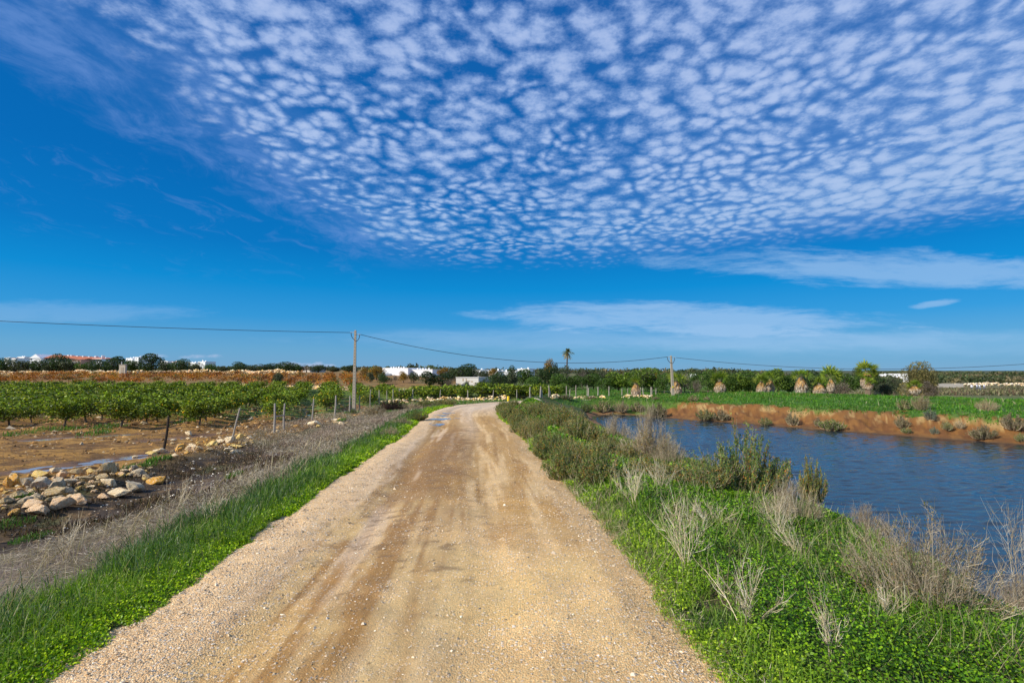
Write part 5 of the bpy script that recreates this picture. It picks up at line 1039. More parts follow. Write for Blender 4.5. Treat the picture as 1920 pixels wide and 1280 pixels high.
def build_orchard():
    rng = random.Random(12); pts = []
    ux, uy = -.334, .943; nx, ny = .943, .334
    front = lambda x: float(np.interp(x, [-60, -26, -15, -12.8, -11.3, -9.6, -8.5, 0, 2.5], [23.4, 23.9, 24.6, 29.5, 38, 46.5, 49.5, 51.5, 52]))
    for i in range(-20, 26):
        n0 = i*3.05
        for j in range(0, 70):
            t = 10+j*1.95; x = nx*n0+ux*t+rng.uniform(-.18, .18); y = ny*n0+uy*t+rng.uniform(-.25, .25)
            if x > 1.6 or y < front(x) or y > (69 if x < -22 else 64 if x < -14 else 57): continue
            if x/y < -1.10: continue
            if rng.random() < .03: continue
            pts.append((math.hypot(x, y), x, y, 0, i))
    # a second, close-planted block right behind the wall
    for i in range(30):
        for j in range(3):
            x = -10.2+i*1.2+rng.uniform(-.2, .2); y = 50.6+j*2.1+rng.uniform(-.3, .3)+(.25*(x+10) if x < -8 else 0)
            if x < 5 and all(abs(x-p[1])+abs(y-p[2]) > 1.1 for p in pts): pts.append((math.hypot(x, y), x, y, 1, j))
    pts.sort(); print('citrus', len(pts)); g = G()
    ORD = ['first', 'second', 'third', 'fourth', 'fifth', 'sixth', 'seventh', 'eighth', 'ninth', 'tenth', 'eleventh', 'twelfth', 'thirteenth', 'fourteenth', 'fifteenth', 'sixteenth', 'seventeenth', 'eighteenth', 'nineteenth', 'twentieth', 'twenty-first', 'twenty-second', 'twenty-third', 'twenty-fourth', 'twenty-fifth', 'twenty-sixth', 'twenty-seventh', 'twenty-eighth', 'twenty-ninth', 'thirtieth', 'thirty-first', 'thirty-second', 'thirty-third', 'thirty-fourth']
    rank = {}
    rows = sorted({p[4] for p in pts if p[3] == 0}, key=lambda i: min((q[2], q[1]/q[2]) for q in pts if q[3] == 0 and q[4] == i)[1])
    for r_, i_ in enumerate(rows):
        for k_, p in enumerate(sorted([p for p in pts if p[3] == 0 and p[4] == i_], key=lambda p: p[2])): rank[p] = (r_, k_)
    for j_ in range(4):
        for k_, p in enumerate(sorted([p for p in pts if p[3] == 1 and p[4] == j_], key=lambda p: p[1])): rank[p] = (j_, k_)
    wheres = 'lemon-fruited citrus sapling in the front row of the orchard'
    rest = []
    for k, pt in enumerate(pts):
        d, x, y, blk, _ = pt; ra, rb = rank[pt]
        h = rng.uniform(1.12, 1.42); w = rng.uniform(1.75, 2.45)
        if y > 49: h *= .98
        sv_ = rng.uniform(.82, 1.12); w *= sv_; h *= (sv_+1)/2
        if k >= 296: rest.append((x, y, h, w)); continue
        near = k < 44; e = empty('citrus_tree', (x, y, h1(x, y)-.03), rng.uniform(0, 6.28), (w, w, h))
        c = CITN[rng.randrange(4)] if near else CITF[rng.randrange(4)]
        if blk: tag(e, 'citrus tree %s from the left in the %s line behind the rubble wall' % (ORD[rb], ORD[ra]), 'citrus tree', 'citrus trees behind the rubble wall')
        elif rb == 0: tag(e, 'citrus tree at the near end of the %s orchard row from the left' % ORD[ra], 'citrus tree', 'citrus trees in the orchard rows')
        else: tag(e, 'citrus tree standing %s in the %s orchard row from the left' % (ORD[rb], ORD[ra]), 'citrus tree', 'citrus trees in the orchard rows')
        link(bpy.data.objects.new('crown', c[0]), e); link(bpy.data.objects.new('trunk', CTR[rng.randrange(3)]), e)
        if near and -24 < x < -9:
            for q in range(rng.choice([6, 12, 20])):
                m = rng.randrange(1800); p = c[1][m]+c[2][m]*.03
                if p[2] > .8: continue
                f = bpy.data.objects.new('fruit', FM); link(f, e); f.location = p; f.scale = (.055/w, .055/w, .055/h)
    if rest:
        rr = np.random.default_rng(3)
        for (x, y, h, w) in rest:
            n = 260; D = rdir(rr, n, .3); P = np.array([x, y, h1(x, y)+h*.58])+D*np.array([w*.46, w*.46, h*.42])*rr.uniform(.7, 1.1, n)[:, None]; C = pal(CIT, n, rr)*rr.uniform(.8, 1.2); g.leaves(P, rdir(rr, n), D, .24, .08, C)
        o = g.obj('citrus_trees', M['leaf']); tag(o, 'farthest low citrus trees merging at the back of the orchard', 'citrus trees', kind='stuff')
build_orchard()
# ------------------------------------------------------------------ palms
def skirt_palm(px, top, sk_top, sk_bot, w, Y, label, crown=1., base=None, lush=False):
    b = at(px, base or sk_bot, Y); zb = h1(b.x, b.y); s = Y/F; zt = at(px, sk_top, Y).z; z0 = max(at(px, sk_bot, Y).z, zb+.04); hc = at(px, top, Y).z-zt; r = w*s/2
    rng = np.random.default_rng(int(px)); e = empty('palm_tree', (b.x, Y, zb-.03)); tag(e, label, 'palm tree'); zt -= zb; z0 -= zb; zt += .12*(zt-z0)
    g = G(); g.tube([(0, 0, -.1), (0, 0, zt*.6), (0, 0, zt+.05)], [r*.36, r*.28, r*.22], 9, (.17, .13, .09)); g.obj('trunk', M['bark'], e)
    g = G(); n = 900; a = rng.random(n)*6.28; t = rng.random(n)**.8
    # hanging dead leaves: narrow shoulder, full belly at two thirds, slightly drawn in at the foot
    r *= .88; rad = lambda q: r*np.interp(q, [0, .12, .35, .65, .88, 1.], [.18, .38, .74, .98, .88, .66])
    L = (zt-z0); q1 = np.clip(t+rng.uniform(.16, .30, n), 0, 1.04); r0, r1 = rad(t)*rng.uniform(.72, 1.02, n), rad(q1)*rng.uniform(.85, 1.1, n)
    P = np.stack([np.cos(a)*r0, np.sin(a)*r0, zt-L*t], 1); a2 = a+rng.normal(0, .12, n); Q = np.stack([np.cos(a2)*r1, np.sin(a2)*r1, zt-L*q1], 1)
    c1 = pal([(.50, .27, .06), (.42, .22, .06), (.56, .36, .12)], n, rng); c2 = pal([(.56, .48, .38), (.66, .58, .48), (.42, .34, .26), (.30, .23, .17)], n, rng); cc = lerp(c1, c2, np.clip(t*1.9+rng.normal(0, .2, n)-.10, 0, 1))
    g.leaves(P, Q-P, rdir(rng, n)*.4+np.stack([np.cos(a), np.sin(a), 0*a], 1), np.linalg.norm(Q-P, axis=1)*1.15, r*.065, cc); g.obj('dead_frond_skirt', M['dry'], e)
    g = G(); nf = 60 if lush else 26
    for k in range(nf):
        a = rng.random()*6.28; el = rng.uniform(.0, 1.4) if not lush else rng.uniform(-.5, 1.4); L = hc*rng.uniform(.75, 1.15)*crown; d = np.array([math.cos(a)*math.cos(el), math.sin(a)*math.cos(el), math.sin(el)]); p0 = np.array([0, 0, zt-.02]); p1 = p0+d*L*.5*np.array([1.15, 1.15, 1])
        g.tube([p0, p1], [.016, .008], 4, (.2, .25, .06)); m = 9; sp = rng.normal(0, 1, 3); sd = np.cross(d, sp); sd /= np.linalg.norm(sd); an = np.linspace(-1.25, 1.25, m)+rng.normal(0, .08, m)
        D = np.cos(an)[:, None]*d+np.sin(an)[:, None]*sd; D[:, 2] -= .12; C = pal([(.09, .16, .014), (.15, .22, .02), (.26, .31, .04)], 1, rng)*np.ones((m, 3))*rng.uniform(.8, 1.2, (m, 1))
        g.leaves(np.tile(p1, (m, 1)), D, np.tile(np.cross(d, sd), (m, 1))+rng.normal(0, .1, (m, 3)), L*.70*rng.uniform(.8, 1.15, m), L*.042, C)
    g.obj('fronds', M['leaf'], e)
for a in [(1192, 706, 721, 740, 21, 47, 'smallest skirted palm left of the far power pole'), (1268, 699, 716, 739, 25, 46, 'skirted palm directly behind the far power pole'), (1350, 698, 715, 741, 26, 43, 'third skirted palm from the left with a full straw skirt'),
          (1428, 703, 717, 738, 22, 45, 'left one of the pair of touching skirted palms'), (1444, 697, 713, 738, 20, 46, 'right one of the pair of touching skirted palms'), (1503, 692, 709, 738, 26, 42, 'skirted palm with orange shoulder left of the low splayed one'),
          (1537, 708, 721, 740, 26, 41, 'low splayed palm with a wide tent-shaped skirt'), (1558, 688, 712, 732, 18, 46, 'slender taller palm behind the low splayed one'), (1716, 712, 724, 737, 22, 41, 'short palm in front of the large feathery tree')]:
    skirt_palm(*a)
skirt_palm(1626, 679, 700, 726, 26, 50, 'big leafy palm with an unburnt dense crown above the pale grass', .92, lush=True)
skirt_palm(1630, 707, 718, 728, 14, 49, 'small green palm below the big leafy one')
def tall_palm():
    Y = 92; b = at(1063, 720, Y); zb = h1(b.x, b.y); top = at(1065, 660, Y); s = Y/F; rng = np.random.default_rng(4); e = empty('palm_tree', (b.x, Y, zb)); tag(e, 'very tall slim palm with a ragged crown rising above the hedge', 'palm tree')
    g = G(); H_ = top.z-zb; g.tube([(0, 0, -.2), (.02, 0, H_*.5), (.12, 0, H_)], [.17, .13, .11], 8, (.13, .10, .08)); g.obj('trunk', M['bark'], e); g = G(); gd = G()
    for k in range(30):
        a = rng.random()*6.28; el = rng.uniform(-.9, 1.4); dead = el < -.2; L = 1.15*rng.uniform(.75, 1.1); d = np.array([math.cos(a)*math.cos(el), math.sin(a)*math.cos(el), math.sin(el)]); t = np.linspace(0, 1, 7)[:, None]; P = np.array([.12, 0, H_])+d*L*t+np.array([0, 0, -.45*L])*t**2
        tgt = gd if dead else g; col = (.42, .30, .12) if dead else (.13, .15, .035); tgt.tube(P, np.linspace(.03, .01, 7), 4, col); m = 40; j = rng.uniform(.15, 1, m); Q = np.stack([np.interp(j, t[:, 0], P[:, i]) for i in range(3)], 1); sd = np.cross(d, (0, 0, 1)); sd /= np.linalg.norm(sd)+1e-9
        D = sd*np.where(np.arange(m) % 2, 1, -1)[:, None]*.8+d*.6+np.array([0, 0, -.35]); C = pal([(.42, .32, .12), (.5, .38, .16)] if dead else [(.12, .15, .03), (.20, .21, .05), (.30, .27, .08)], m, rng); tgt.leaves(Q, D, rdir(rng, m), .34, .028, C)
    g.obj('fronds', M['leaf'], e); gd.obj('dead_fronds', M['dry'], e)
tall_palm()
# ------------------------------------------------------------------ poles, cables, fences
def pole(px, top, base, label, Y=None, lean=0, marks=False):
    b = hit(px, base) if Y is None else at(px, base, Y); b.z = h1(b.x, b.y); zt = at(px, top, b.y).z; h = zt-b.z; e = empty('utility_pole', b); e.rotation_euler = (0, lean, 0); tag(e, label, 'utility pole')
    C = (.42, .36, .27); g = G(); w0, w1 = .115, .065; V = []
    for z, w in ((-.3, w0), (h-.06, w1), (h, w1*.8)):
        V += [(-w, -w*.8, z), (w, -w*.8, z), (w, w*.8, z), (-w, w*.8, z)]
    g.add(V, Q=[(i*4+j, i*4+(j+1) % 4, i*4+4+(j+1) % 4, i*4+4+j) for i in range(2) for j in range(4)]+[(8, 9, 10, 11)], C=C)
    g.obj('shaft', M['concrete'], e)
    for z in np.linspace(h*.12, h-.15, 26): pass
    g = G()
    for z in np.linspace(h*.10, h-.12, 24): w = w0+(w1-w0)*z/h; g.box(-w*.22, w*.22, -w*.8-.004, -w*.8-.001, z-.025, z+.025, (.16, .13, .10))
    g.obj('step_holes', M['plain'], e)
    return e, b, h
e1, b1, h1_ = pole(663.5, 619, 771, 'nearer tall concrete power pole at the orchard fence')
e2, b2, h2_ = pole(1262, 666.5, 741, 'farther concrete power pole on the grassy bank among the palms', lean=-.035)
def clamp(e, h, s, drop):
    g = G(); g.tube([(s*.06, 0, h-drop), (s*.22, 0, h-drop+.01), (s*.36, 0, h-drop)], .018, 6, (.45, .45, .44)); g.tube([(s*.30, 0, h-drop), (s*.28, 0, h-drop-.22), (s*.16, 0, h-drop-.42), (s*.05, -.09, h-drop-.50)], .022, 6, (.04, .04, .045)); g.obj('cable_clamp', M['plain'], e)
clamp(e1, h1_, -1, .16); clamp(e1, h1_, 1, .30); clamp(e2, h2_, 1, .16); clamp(e2, h2_, -1, .10)
def cable(A, B, thr, label, r=.017, n=48):
    """a hanging line from A to B whose lowest part projects through the pixel thr"""
    A, B = np.array(A), np.array(B); t = np.linspace(0, 1, 400); L = A+(B-A)*t[:, None]
    if thr:
        best = None
        for sag in np.linspace(0, 2.5, 126):
            Z = L[:, 2]-sag*4*t*(1-t); yy = L[:, 1]; dz = Z-CAMH; fx = 960+F*L[:, 0]/(yy*CT+dz*ST); fy = 640-F*(dz*CT-yy*ST)/(yy*CT+dz*ST); j = np.argmin(np.abs(fx-thr[0])); d = abs(fy[j]-thr[1])
            if best is None or d < best[0]: best = (d, sag)
        sag = best[1]
    else: sag = .3
    t = np.linspace(0, 1, n); P = A+(B-A)*t[:, None]; P[:, 2] -= sag*4*t*(1-t); g = G(); g.tube(P, r, 6, (.035, .036, .04)); o = g.obj('power_cable', M['plain']); tag(o, label, 'cable')
cable(np.array([b1.x-.36, b1.y, b1.z+h1_-.16]), at(-700, 560, 27), (300, 614), 'black power cable from the nearer pole to the left edge')
cable(np.array([b1.x+.36, b1.y, b1.z+h1_-.30]), np.array([b2.x-.40, b2.y, b2.z+h2_-.10]), (1050, 680), 'sagging black cable between the two power poles')
cable(np.array([b2.x+.30, b2.y, b2.z+h2_-.16]), at(2500, 605, 34), (1600, 691.5), 'sagging black cable from the farther pole to the right edge', .015)
g = G(); g.box(-.05, .05, -.012, 0, 0, .14, (.85, .62, .03)); o = g.obj('warning_plate', M['plain'], e2); o.location = (-.01, -.1, .62)
def fence(posts, label, wires=4, joined=None, colr=(.36, .31, .25), mesh=False, top=None, rr=.045):
    b0 = hit(posts[0][0], posts[0][2]); e = empty('wire_fence', b0); tag(e, label, 'fence'); tops = []; bots = []
    for k, p in enumerate(posts):
        px, t, b = p[:3]; tx = p[3] if len(p) > 3 else px; bb = hit(px, b); tt = at(tx, t, bb.y-.02*0); r = rr*(.8+.4*((k*37) % 10)/10); g = G(); A = np.array(bb-b0); B = np.array(tt-b0); c = p[4] if len(p) > 4 else colr
        mid = (A+B)/2+np.array([.012*((k*7) % 5-2), 0, 0]); g.tube([A-np.array([0, 0, .15]), A, mid, B], [r*1.05, r, r*.92, r*.8], 7, c); g.obj('post', M['wood'], e); tops.append(B); bots.append(A)
    g = G()
    for k in range(len(tops)-1):
        for w in range(wires):
            f = .12+.80*w/max(1, wires-1); P, Q = bots[k]*(1-f)+tops[k]*f, bots[k+1]*(1-f)+tops[k+1]*f; g.tube([P, (P+Q)/2-np.array([0, 0, .01]), Q], .0022, 3, (.15, .13, .11), cap=False)
        if mesh:
            n = int(np.linalg.norm(tops[k+1]-tops[k])/.16)
            for i in range(1, n):
                f = i/n; P, Q = bots[k]*(1-f)+bots[k+1]*f, tops[k]*(1-f)+tops[k+1]*f; P[2] = P[2]+.08; g.tube([P, P+(Q-P)*.92], .0012, 3, (.15, .13, .11), cap=False)
    if wires: g.obj('wire', M['plain'], e)
    if joined:
        i, j, f = joined; P, Q = bots[i]*(1-f)+tops[i]*f, bots[j]*(1-f)+tops[j]*f; g = G(); g.tube([P, Q], .03, 6, colr); g.obj('cross_rail', M['wood'], e)
    return e
DK = (.045, .032, .022); LG = (.40, .36, .30)
fence([(-330, 770, 1050, -320), (-90, 790, 905, -85, DK), (306, 783, 848, 316, DK), (436, 765, 822, 450, LG), (514, 756, 812, 515.5, LG), (532, 756, 806, 534, LG), (585, 747, 791, 588.5, LG), (627, 741, 783, 630, LG), (655.5, 742, 776, 656.5, LG), (674, 741, 771), (694, 730, 761.5, 695, LG), (711, 731, 758), (725, 732, 757), (737, 729, 755, 737, LG), (748, 728, 754, 749)], 'wire fence with weathered leaning posts between the orchard and the ditch', 5, (4, 5, .55), mesh=True)
fence([(753, 729, 754, 757), (759, 730, 753), (773, 729, 752.5, 774, LG), (825, 730, 750, 826, LG), (877, 731, 749, 877, LG), (925, 731, 748.5, 925.5), (969, 730, 748, 969, LG)], 'row of grey fence posts standing behind the rubble wall', 3, (1, 2, .3))
fence([(994, 725, 746, 994, LG), (1013, 724, 745, 1014, LG), (1029, 722, 744), (1044, 724, 744), (1062, 723, 744), (1080, 722, 743), (1101, 722, 743, 1101, LG), (1121, 725, 742.5, 1121, LG), (1142, 724, 742, 1142, LG), (1166, 728, 742, 1166, LG), (1178, 728, 742, 1177), (1201, 726, 742), (1222, 726, 742), (1230, 727, 741)], 'fence posts in the grass before the hedge behind the far track', 3, rr=.05)
fence([(969, 730, 745, 968.5, LG), (1016, 730, 745.5, 1015.5, LG), (1031, 732, 744.5, 1031, LG), (1068, 729, 743.5, 1069, LG), (1103, 727, 743, 1103.5, LG), (1207, 727, 743, 1205, LG), (1220.5, 725, 743, 1220.5, LG)], 'nearer line of short pale posts beside the far track', 2, rr=.055)
def marker():
    b = hit(953, 757); s = b.y/F; e = empty('marker_post', b); tag(e, 'small white roadside marker post with a yellow top at the bend', 'marker post'); r = 2.0*s; h0, h1q = at(953, 752, b.y).z-b.z, at(953, 742.5, b.y).z-b.z
    g = G(); g.tube([(0, 0, -.1), (0, 0, h0)], r, 10, (.72, .72, .70)); g.obj('post', M['plain'], e); g = G(); g.tube([(0, 0, h0), (0, 0, h1q-.02), (0, 0, h1q)], [r*1.06, r*1.06, r*.8], 10, (.85, .62, .02)); g.obj('reflector_cap', M['plain'], e)
marker()
def pump_box():
    Y = 112; a, b = at(223, 695, Y), at(235, 684, Y); z = h1(a.x, Y)-.05; e = empty('pump_house', (a.x, Y, z)); tag(e, 'little square concrete pump box in the rust field', 'pump house'); w = b.x-a.x; h = b.z-z; g = G()
    g.box(0, w, 0, w*.4, 0, h, (.58, .50, .38)); g.obj('wall', M['concrete'], e); g = G(); g.box(-.06, w+.06, -.06, w*.4+.06, h+.003, h+.12, (.50, .44, .34)); g.obj('roof_slab', M['concrete'], e); g = G(); g.box(w*.3, w*.72, -.03, -.003, .1, h*.8, (.42, .35, .25)); g.obj('door', M['plain'], e)
    g = G(); g.tube([(w*.25, w*.2, h+.12), (w*.25, w*.2, h+.75)], .07, 8, (.7, .7, .68)); g.obj('vent_pipe', M['plain'], e)
pump_box()
# ------------------------------------------------------------------ buildings
WH, TILE, GLS = (.88, .88, .87), (.52, .16, .065), (.06, .08, .10)
def m_tile():
    m, t = mat('roof tiles'); P = E(t, t.node('ShaderNodeTexCoord').outputs['Object']); x, y, z = t.xyz(P); n = t.noise(P, 1.4, 4, .6); w = t.math('SINE', x*22.); g = .8+n*.4+w*.06
    p = prin(t, Base_Color=t.scale(t.attr('Col'), t.comb(g, g, g)), Roughness=.85, Normal=t.bump(w, .5, .05)); finish(t, p.outputs[0]); return m
M['tile'] = m_tile()
def gable(g, x0, x1, y0, y1, z0, z1, C, ridge='x'):
    ym, xm = (y0+y1)/2, (x0+x1)/2
    if ridge == 'x': V = [(x0, y0, z0), (x1, y0, z0), (x1, y1, z0), (x0, y1, z0), (x0, ym, z1), (x1, ym, z1)]; g.add(V, Q=[(0, 1, 5, 4), (2, 3, 4, 5), (3, 2, 1, 0)], T=[(0, 4, 3), (1, 2, 5)], C=C)
    else: V = [(x0, y0, z0), (x1, y0, z0), (x1, y1, z0), (x0, y1, z0), (xm, y0, z1), (xm, y1, z1)]; g.add(V, Q=[(1, 2, 5, 4), (3, 0, 4, 5), (3, 2, 1, 0)], T=[(0, 1, 4), (2, 3, 5)], C=C)
def part(g, name, m, e): return g.obj(name, M[m], e)
def win(e, x0, x1, y, z0, z1, C=GLS):
    g = G(); g.box(x0, x1, y-.02, y-.004, z0, z1, C); f = part(g, 'window', 'plain', e)
def building(px0, px1, top, Y, depth, label, col=WH, chim=(), parapet=0, name='building', cat='building', base=None, wins=(), roofc=None):
    A, B = at(px0, top, Y), at(px1, top, Y); z = h1((A.x+B.x)/2, Y)-.4 if base is None else at(px0, base, Y).z; rot = -.30; e = empty(name, (A.x, Y, z), rot); tag(e, label, cat); w, h = (B.x-A.x)/math.cos(rot), A.z-z; s = Y/F
    g = G(); g.box(0, w, 0, depth, 0, h, col); part(g, 'wall', 'wall', e)
    g = G(); g.box(-.05, w+.05, -.05, depth+.05, h+.003, h+.12, roofc or col); part(g, 'roof', 'wall', e)
    for (cx_, ch) in chim: c = (cx_-px0)*s; g = G(); g.box(c-1.1*s, c+1.1*s, depth*.25, depth*.25+2*s, h+.123, h+ch*s, col); part(g, 'chimney', 'wall', e)
    for (a, b, t, u) in wins: win(e, (a-px0)*s, (b-px0)*s, 0, (at(a, u, Y).z-z), (at(a, t, Y).z-z))
    return e, z, s
# the long white building
e, z, s = building(717, 768, 690.5, 118, 9, 'long white flat-roofed building seen over the citrus hedge, left half', chim=[(724.5, 2.6), (730, 3.2), (735, 2.6), (740.5, 3.4), (746, 2.4), (751.5, 3.2)], wins=[(724, 731, 697.5, 699)])
e, z, s = building(768.3, 813, 693, 117, 9, 'lower right half of the long white flat-roofed building', chim=[(774.5, 3.4), (780, 2.6), (786, 3.2), (792, 2.2), (798.5, 3.4)])
building(703, 716.5, 701, 114, 6, 'low white annex at the left end of the long white building')
e, z, s = building(855, 898, 708.2, 80, 4.2, 'small weathered white hut behind the citrus hedge', col=(.66, .63, .57), chim=())
g = G(); w_ = (898-855)*s
for k in range(9): q = np.random.default_rng(k); x = q.uniform(.1, w_-.5); zz = q.uniform(.2, 1.1); g.box(x, x+q.uniform(.15, .5), -.012, -.003, zz, zz+q.uniform(.1, .5), (.45, .36, .26))
part(g, 'stain', 'wall', e)
g = G(); g.box(w_*.47, w_*.52, .5, .8, 1.35, 1.62, (.6, .58, .54)); g.box(w_*.58, w_*.63, .5, .8, 1.35, 1.66, (.6, .58, .54))
building(898.3, 910, 711.5, 81, 3, 'low crumbling wall joined to the right of the small hut', col=(.55, .48, .38), name='ruined_wall', cat='wall')
for k, (a, b, t, Y, ch, l) in enumerate([(845, 862, 695.5, 150, [(849, 2)], 'white house behind the trees left of the large dark tree'), (886, 902, 693.5, 150, [(888, 2.5), (900, 3)], 'white house with two chimneys above the small hut'), (915, 933, 695, 150, [(917, 3.5), (931, 4)], 'white terrace house with tall chimneys above the round dark tree'),
        (934, 952, 696.5, 152, [(938, 3), (946, 4)], 'white terrace house right of the round dark tree top'), (954, 968, 696, 150, [(957, 5), (965, 2)], 'whitewashed house end near the middle of the horizon'), (970, 992, 691.5, 170, [(975, 2), (988, 3)], 'white house left of the brown conifer'), (1036, 1052, 697.5, 110, [], 'cream ruined house half hidden under the conifer')]):
    building(a, b, t, Y, 7, l, chim=ch, wins=[(a+4, a+6, t+2, t+4)], col=WH if k < 6 else (.60, .50, .38))
building(565, 584, 689, 150, 7, 'low cream house with a reddish roof on the middle skyline', col=(.62, .56, .48), roofc=(.40, .22, .16))
# far left: the long building with orange roofs
def villas():
    Y = 215; s = Y/F; A = at(55, 690, Y); z = h1(A.x, Y)-1; e = empty('apartment_building', (A.x, Y, z), -.18); tag(e, 'long white building with orange tiled roofs and a white gable at the upper left', 'building'); X = lambda p: (p-55)*s; Z = lambda p: at(60, p, Y).z-z
    g = G(); g.box(X(55), X(81), 0, 12, 0, Z(671.5), WH); V = [(X(54.5), -.3, Z(671.5)), (X(81), -.3, Z(671.5)), (X(69), -.3, Z(663.8)), (X(54.5), 12, Z(671.5)), (X(81), 12, Z(671.5)), (X(69), 12, Z(663.8))]; g.add(V, Q=[(0, 2, 5, 3), (2, 1, 4, 5)], T=[(0, 1, 2), (3, 5, 4)], C=WH); part(g, 'gable_wing', 'wall', e)
    g = G(); g.box(X(81.1), X(205), 2, 12, 0, Z(672.5), WH); part(g, 'wall', 'wall', e)
    g = G(); zt0, zt1 = 664.2, 671.
    V = [(X(70), 1.0, Z(670.2)), (X(205), 1.0, Z(674)), (X(205), 7, Z(671)), (X(70), 7, Z(663.8)), (X(205), 13, Z(675)), (X(70), 13, Z(671))]; g.add(V, Q=[(0, 1, 2, 3), (3, 2, 4, 5)], T=[(1, 4, 2), (0, 3, 5)], C=TILE); part(g, 'roof', 'tile', e)
    for (a, b, t, u, c) in [(82, 93, 671, 675.5, (.10, .12, .16)), (96, 99, 671.5, 676, (.12, .13, .17)), (136, 142, 674, 677.5, GLS), (144, 149, 674, 679, GLS), (152, 158, 675, 679, GLS), (160, 163, 675, 679, GLS), (55.6, 59, 671.7, 674, GLS)]:
        g = G(); yy = 2 if a > 80 else 0; g.box(X(a), X(b), yy-.3, yy-.01, Z(u), Z(t), c); part(g, 'window', 'plain', e)
    for (a, t, w) in [(76, 662.5, 2.4), (106, 664.5, 2.6), (113, 664.6, 2), (127, 666, 2), (140, 666.5, 2.6), (154, 667.5, 2), (168, 667, 2.4), (183, 666, 1.4), (192, 669.8, 2)]:
        g = G(); r = w*s/2; g.box(X(a)-r, X(a)+r, 6.2, 7.6, Z(672), Z(t), WH); part(g, 'chimney', 'wall', e)
    g = G(); a = np.linspace(0, 6.28, 17)[:-1]; P = np.stack([X(92)+np.cos(a)*2.6*s, np.full(16, 5.6), Z(663.6)+np.sin(a)*1.7*s], 1); c0 = [[X(92), 6.1, Z(663.8)]]; g.add(np.r_[P, c0], T=[(i, (i+1) % 16, 16) for i in range(16)], C=(.8, .8, .8)); g.tube([(X(92), 6.2, Z(668)), (X(92), 6.1, Z(664))], .12, 5, WH); part(g, 'satellite_dish', 'plain', e)
    g = G(); g.box(X(163), X(182), -2.2, 1.9, 0, Z(675.5), (.62, .34, .24)); part(g, 'salmon_wall', 'wall', e)
    for a, b in ((165, 172), (174, 180)): g = G(); g.box(X(a), X(b), -2.5, -2.21, Z(681), Z(678), (.75, .72, .70)); part(g, 'balcony', 'wall', e)
    g = G(); V = [(X(162.5), -2.6, Z(674.6)), (X(183), -2.6, Z(674.8)), (X(183), 2.5, Z(671.5)), (X(166), 2.5, Z(671)),]; g.add(V, Q=[(0, 1, 2, 3)], C=TILE); part(g, 'porch_roof', 'tile', e)
villas()
for (a, b, t, Y, ch, rc, l) in [(22, 32, 671.5, 240, [(25, 1.5)], TILE, 'small white house with a red roof left of the long building'), (8, 20, 670.5, 260, [(11, 1.4)], WH, 'distant white block at the upper left'), (33, 51, 669, 250, [(36, 2), (42, 1.6)], WH, 'white flat-roofed house left of the white gable'), (236, 252, 671.5, 250, [(240, 2), (247, 2.6)], WH, 'white hillside villa right of the pump box'), (252.5, 262, 669.5, 245, [(258, 2)], WH, 'taller white villa right of the hillside villa'),
        (300, 318, 677, 250, [(304, 2)], WH, 'white villa right of the tallest dark tree'), (322, 332, 678, 250, [(326, 2)], TILE, 'small villa with an orange roof left of the round dark tree'), (352, 370, 679.5, 255, [(356, 2), (364, 2)], WH, 'cluster house of white cubes on the skyline'), (371, 388, 678, 250, [(376, 3), (383, 2)], WH, 'highest white cube house in the skyline cluster'),
        (1658, 1670, 701.5, 200, [(1662, 1.5)], WH, 'small white building left of the feathery tree far away'), (1678, 1698, 700.5, 205, [], (.72, .66, .6), 'long pale building left of the feathery tree'), (1818, 1830, 700.5, 300, [], WH, 'distant white building in the right woodland'), (1876, 1892, 701, 300, [(1880, 1)], WH, 'wide distant white building in the right woodland'), (1897, 1912, 701.5, 300, [], WH, 'last distant white building at the right edge'), (1295, 1304, 702, 150, [], WH, 'tiny white building above the hedge right of the far pole')]:
    building(a, b, t, Y, 6, l, chim=ch, roofc=rc, wins=[(a+3, a+5, t+2, t+4)])
g = G(); b = at(1760, 722, 135); g.box(0, 6.5, 0, 1, 0, 1.1, (.55, .50, .42)); o = g.obj('low_wall', M['wall']); o.location = (b.x, b.y, h1(b.x, b.y)); tag(o, 'short pale wall in the flat land right of the feathery tree', 'wall')
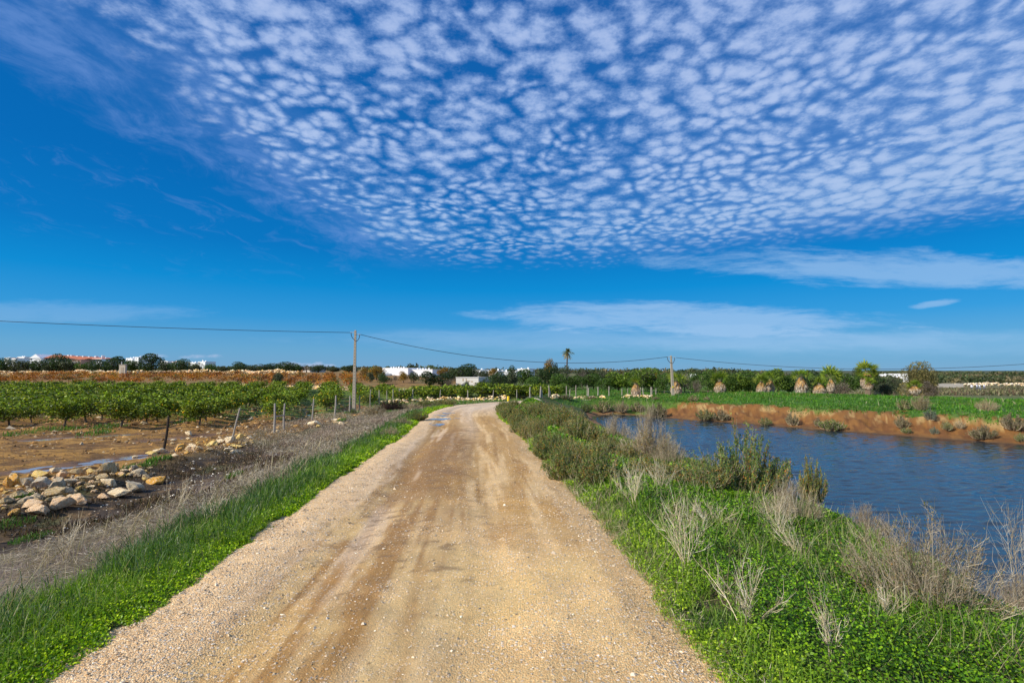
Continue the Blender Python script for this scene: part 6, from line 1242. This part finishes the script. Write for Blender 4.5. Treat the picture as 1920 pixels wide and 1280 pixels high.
# ------------------------------------------------------------------ far walkers
def person(px, Y, h, shirt, trouser, label, step=.12, hair=(.05, .035, .025)):
    b = at(px, 725, Y); z = h1(b.x, b.y); e = empty('person', (b.x, Y, z), _tr.uniform(-.5, .5)); tag(e, label, 'person'); k = h/1.75; SK = (.45, .28, .20)
    bm = bpy.data.meshes.new('body'); V = [(0, 0, .95), (0, 0, 1.15), (0, 0, 1.42), (0, 0, 1.52), (0, -.01, 1.66), (.09, 0, .90), (.11, -step, .50), (.11, step*.2, .08), (.11, -.12+step*.2, .04), (-.09, 0, .90), (-.11, step, .50), (-.11, step*2, .08), (-.11, step*2-.12, .04), (.19, 0, 1.38), (.24, .03, 1.10), (.22, -.10, .88), (-.19, 0, 1.38), (-.24, -.03, 1.10), (-.22, -.12, .88)]
    Ed = [(0, 1), (1, 2), (2, 3), (3, 4), (0, 5), (5, 6), (6, 7), (7, 8), (0, 9), (9, 10), (10, 11), (11, 12), (2, 13), (13, 14), (14, 15), (2, 16), (16, 17), (17, 18)]
    Rr = [.14, .13, .15, .06, .10, .09, .065, .045, .04, .09, .065, .045, .04, .06, .045, .03, .06, .045, .03]
    bm.from_pydata([tuple(c*k for c in v) for v in V], Ed, []); o = bpy.data.objects.new('body', bm); link(o, e); sm = o.modifiers.new('skin', 'SKIN'); o.modifiers.new('sub', 'SUBSURF').levels = 1
    for i, r in enumerate(Rr): bm.skin_vertices[0].data[i].radius = (r*k, r*k*.8)
    bm.skin_vertices[0].data[0].use_root = True
    m, t = mat('walker clothing'); zz = t.xyz(E(t, t.node('ShaderNodeTexCoord').outputs['Object']))[2]; c = t.mix(t.step(zz, .92*k, .94*k), trouser, shirt); c = t.mix(t.step(zz, 1.50*k, 1.52*k), c, SK); finish(t, prin(t, Base_Color=c, Roughness=.8).outputs[0]); bm.materials.append(m)
    import bmesh
    b_ = bmesh.new(); bmesh.ops.create_uvsphere(b_, u_segments=12, v_segments=8, radius=.115*k)
    for v in list(b_.verts):
        if v.co.z < -.03*k and v.co.y < 0: v.co.y *= .2
    hm = bpy.data.meshes.new('hair'); b_.to_mesh(hm); b_.free(); m2, t2 = mat('hair'); finish(t2, prin(t2, Base_Color=hair, Roughness=.7).outputs[0]); hm.materials.append(m2); ho = bpy.data.objects.new('hair', hm); link(ho, e); ho.location = (0, .02, 1.70*k)
for a in [(1822, 118, 1.62, (.75, .75, .78), (.03, .04, .09), 'leftmost walker in a white top and dark trousers'), (1832, 120, 1.68, (.72, .74, .80), (.05, .08, .14), 'second walker in a white top standing close to the third'), (1837, 119, 1.66, (.80, .78, .74), (.15, .22, .30), 'third walker in a cream top and blue jeans'), (1845.5, 121, 1.60, (.78, .80, .84), (.10, .10, .20), 'rightmost walker in a white top apart from the others')]:
    person(*a)
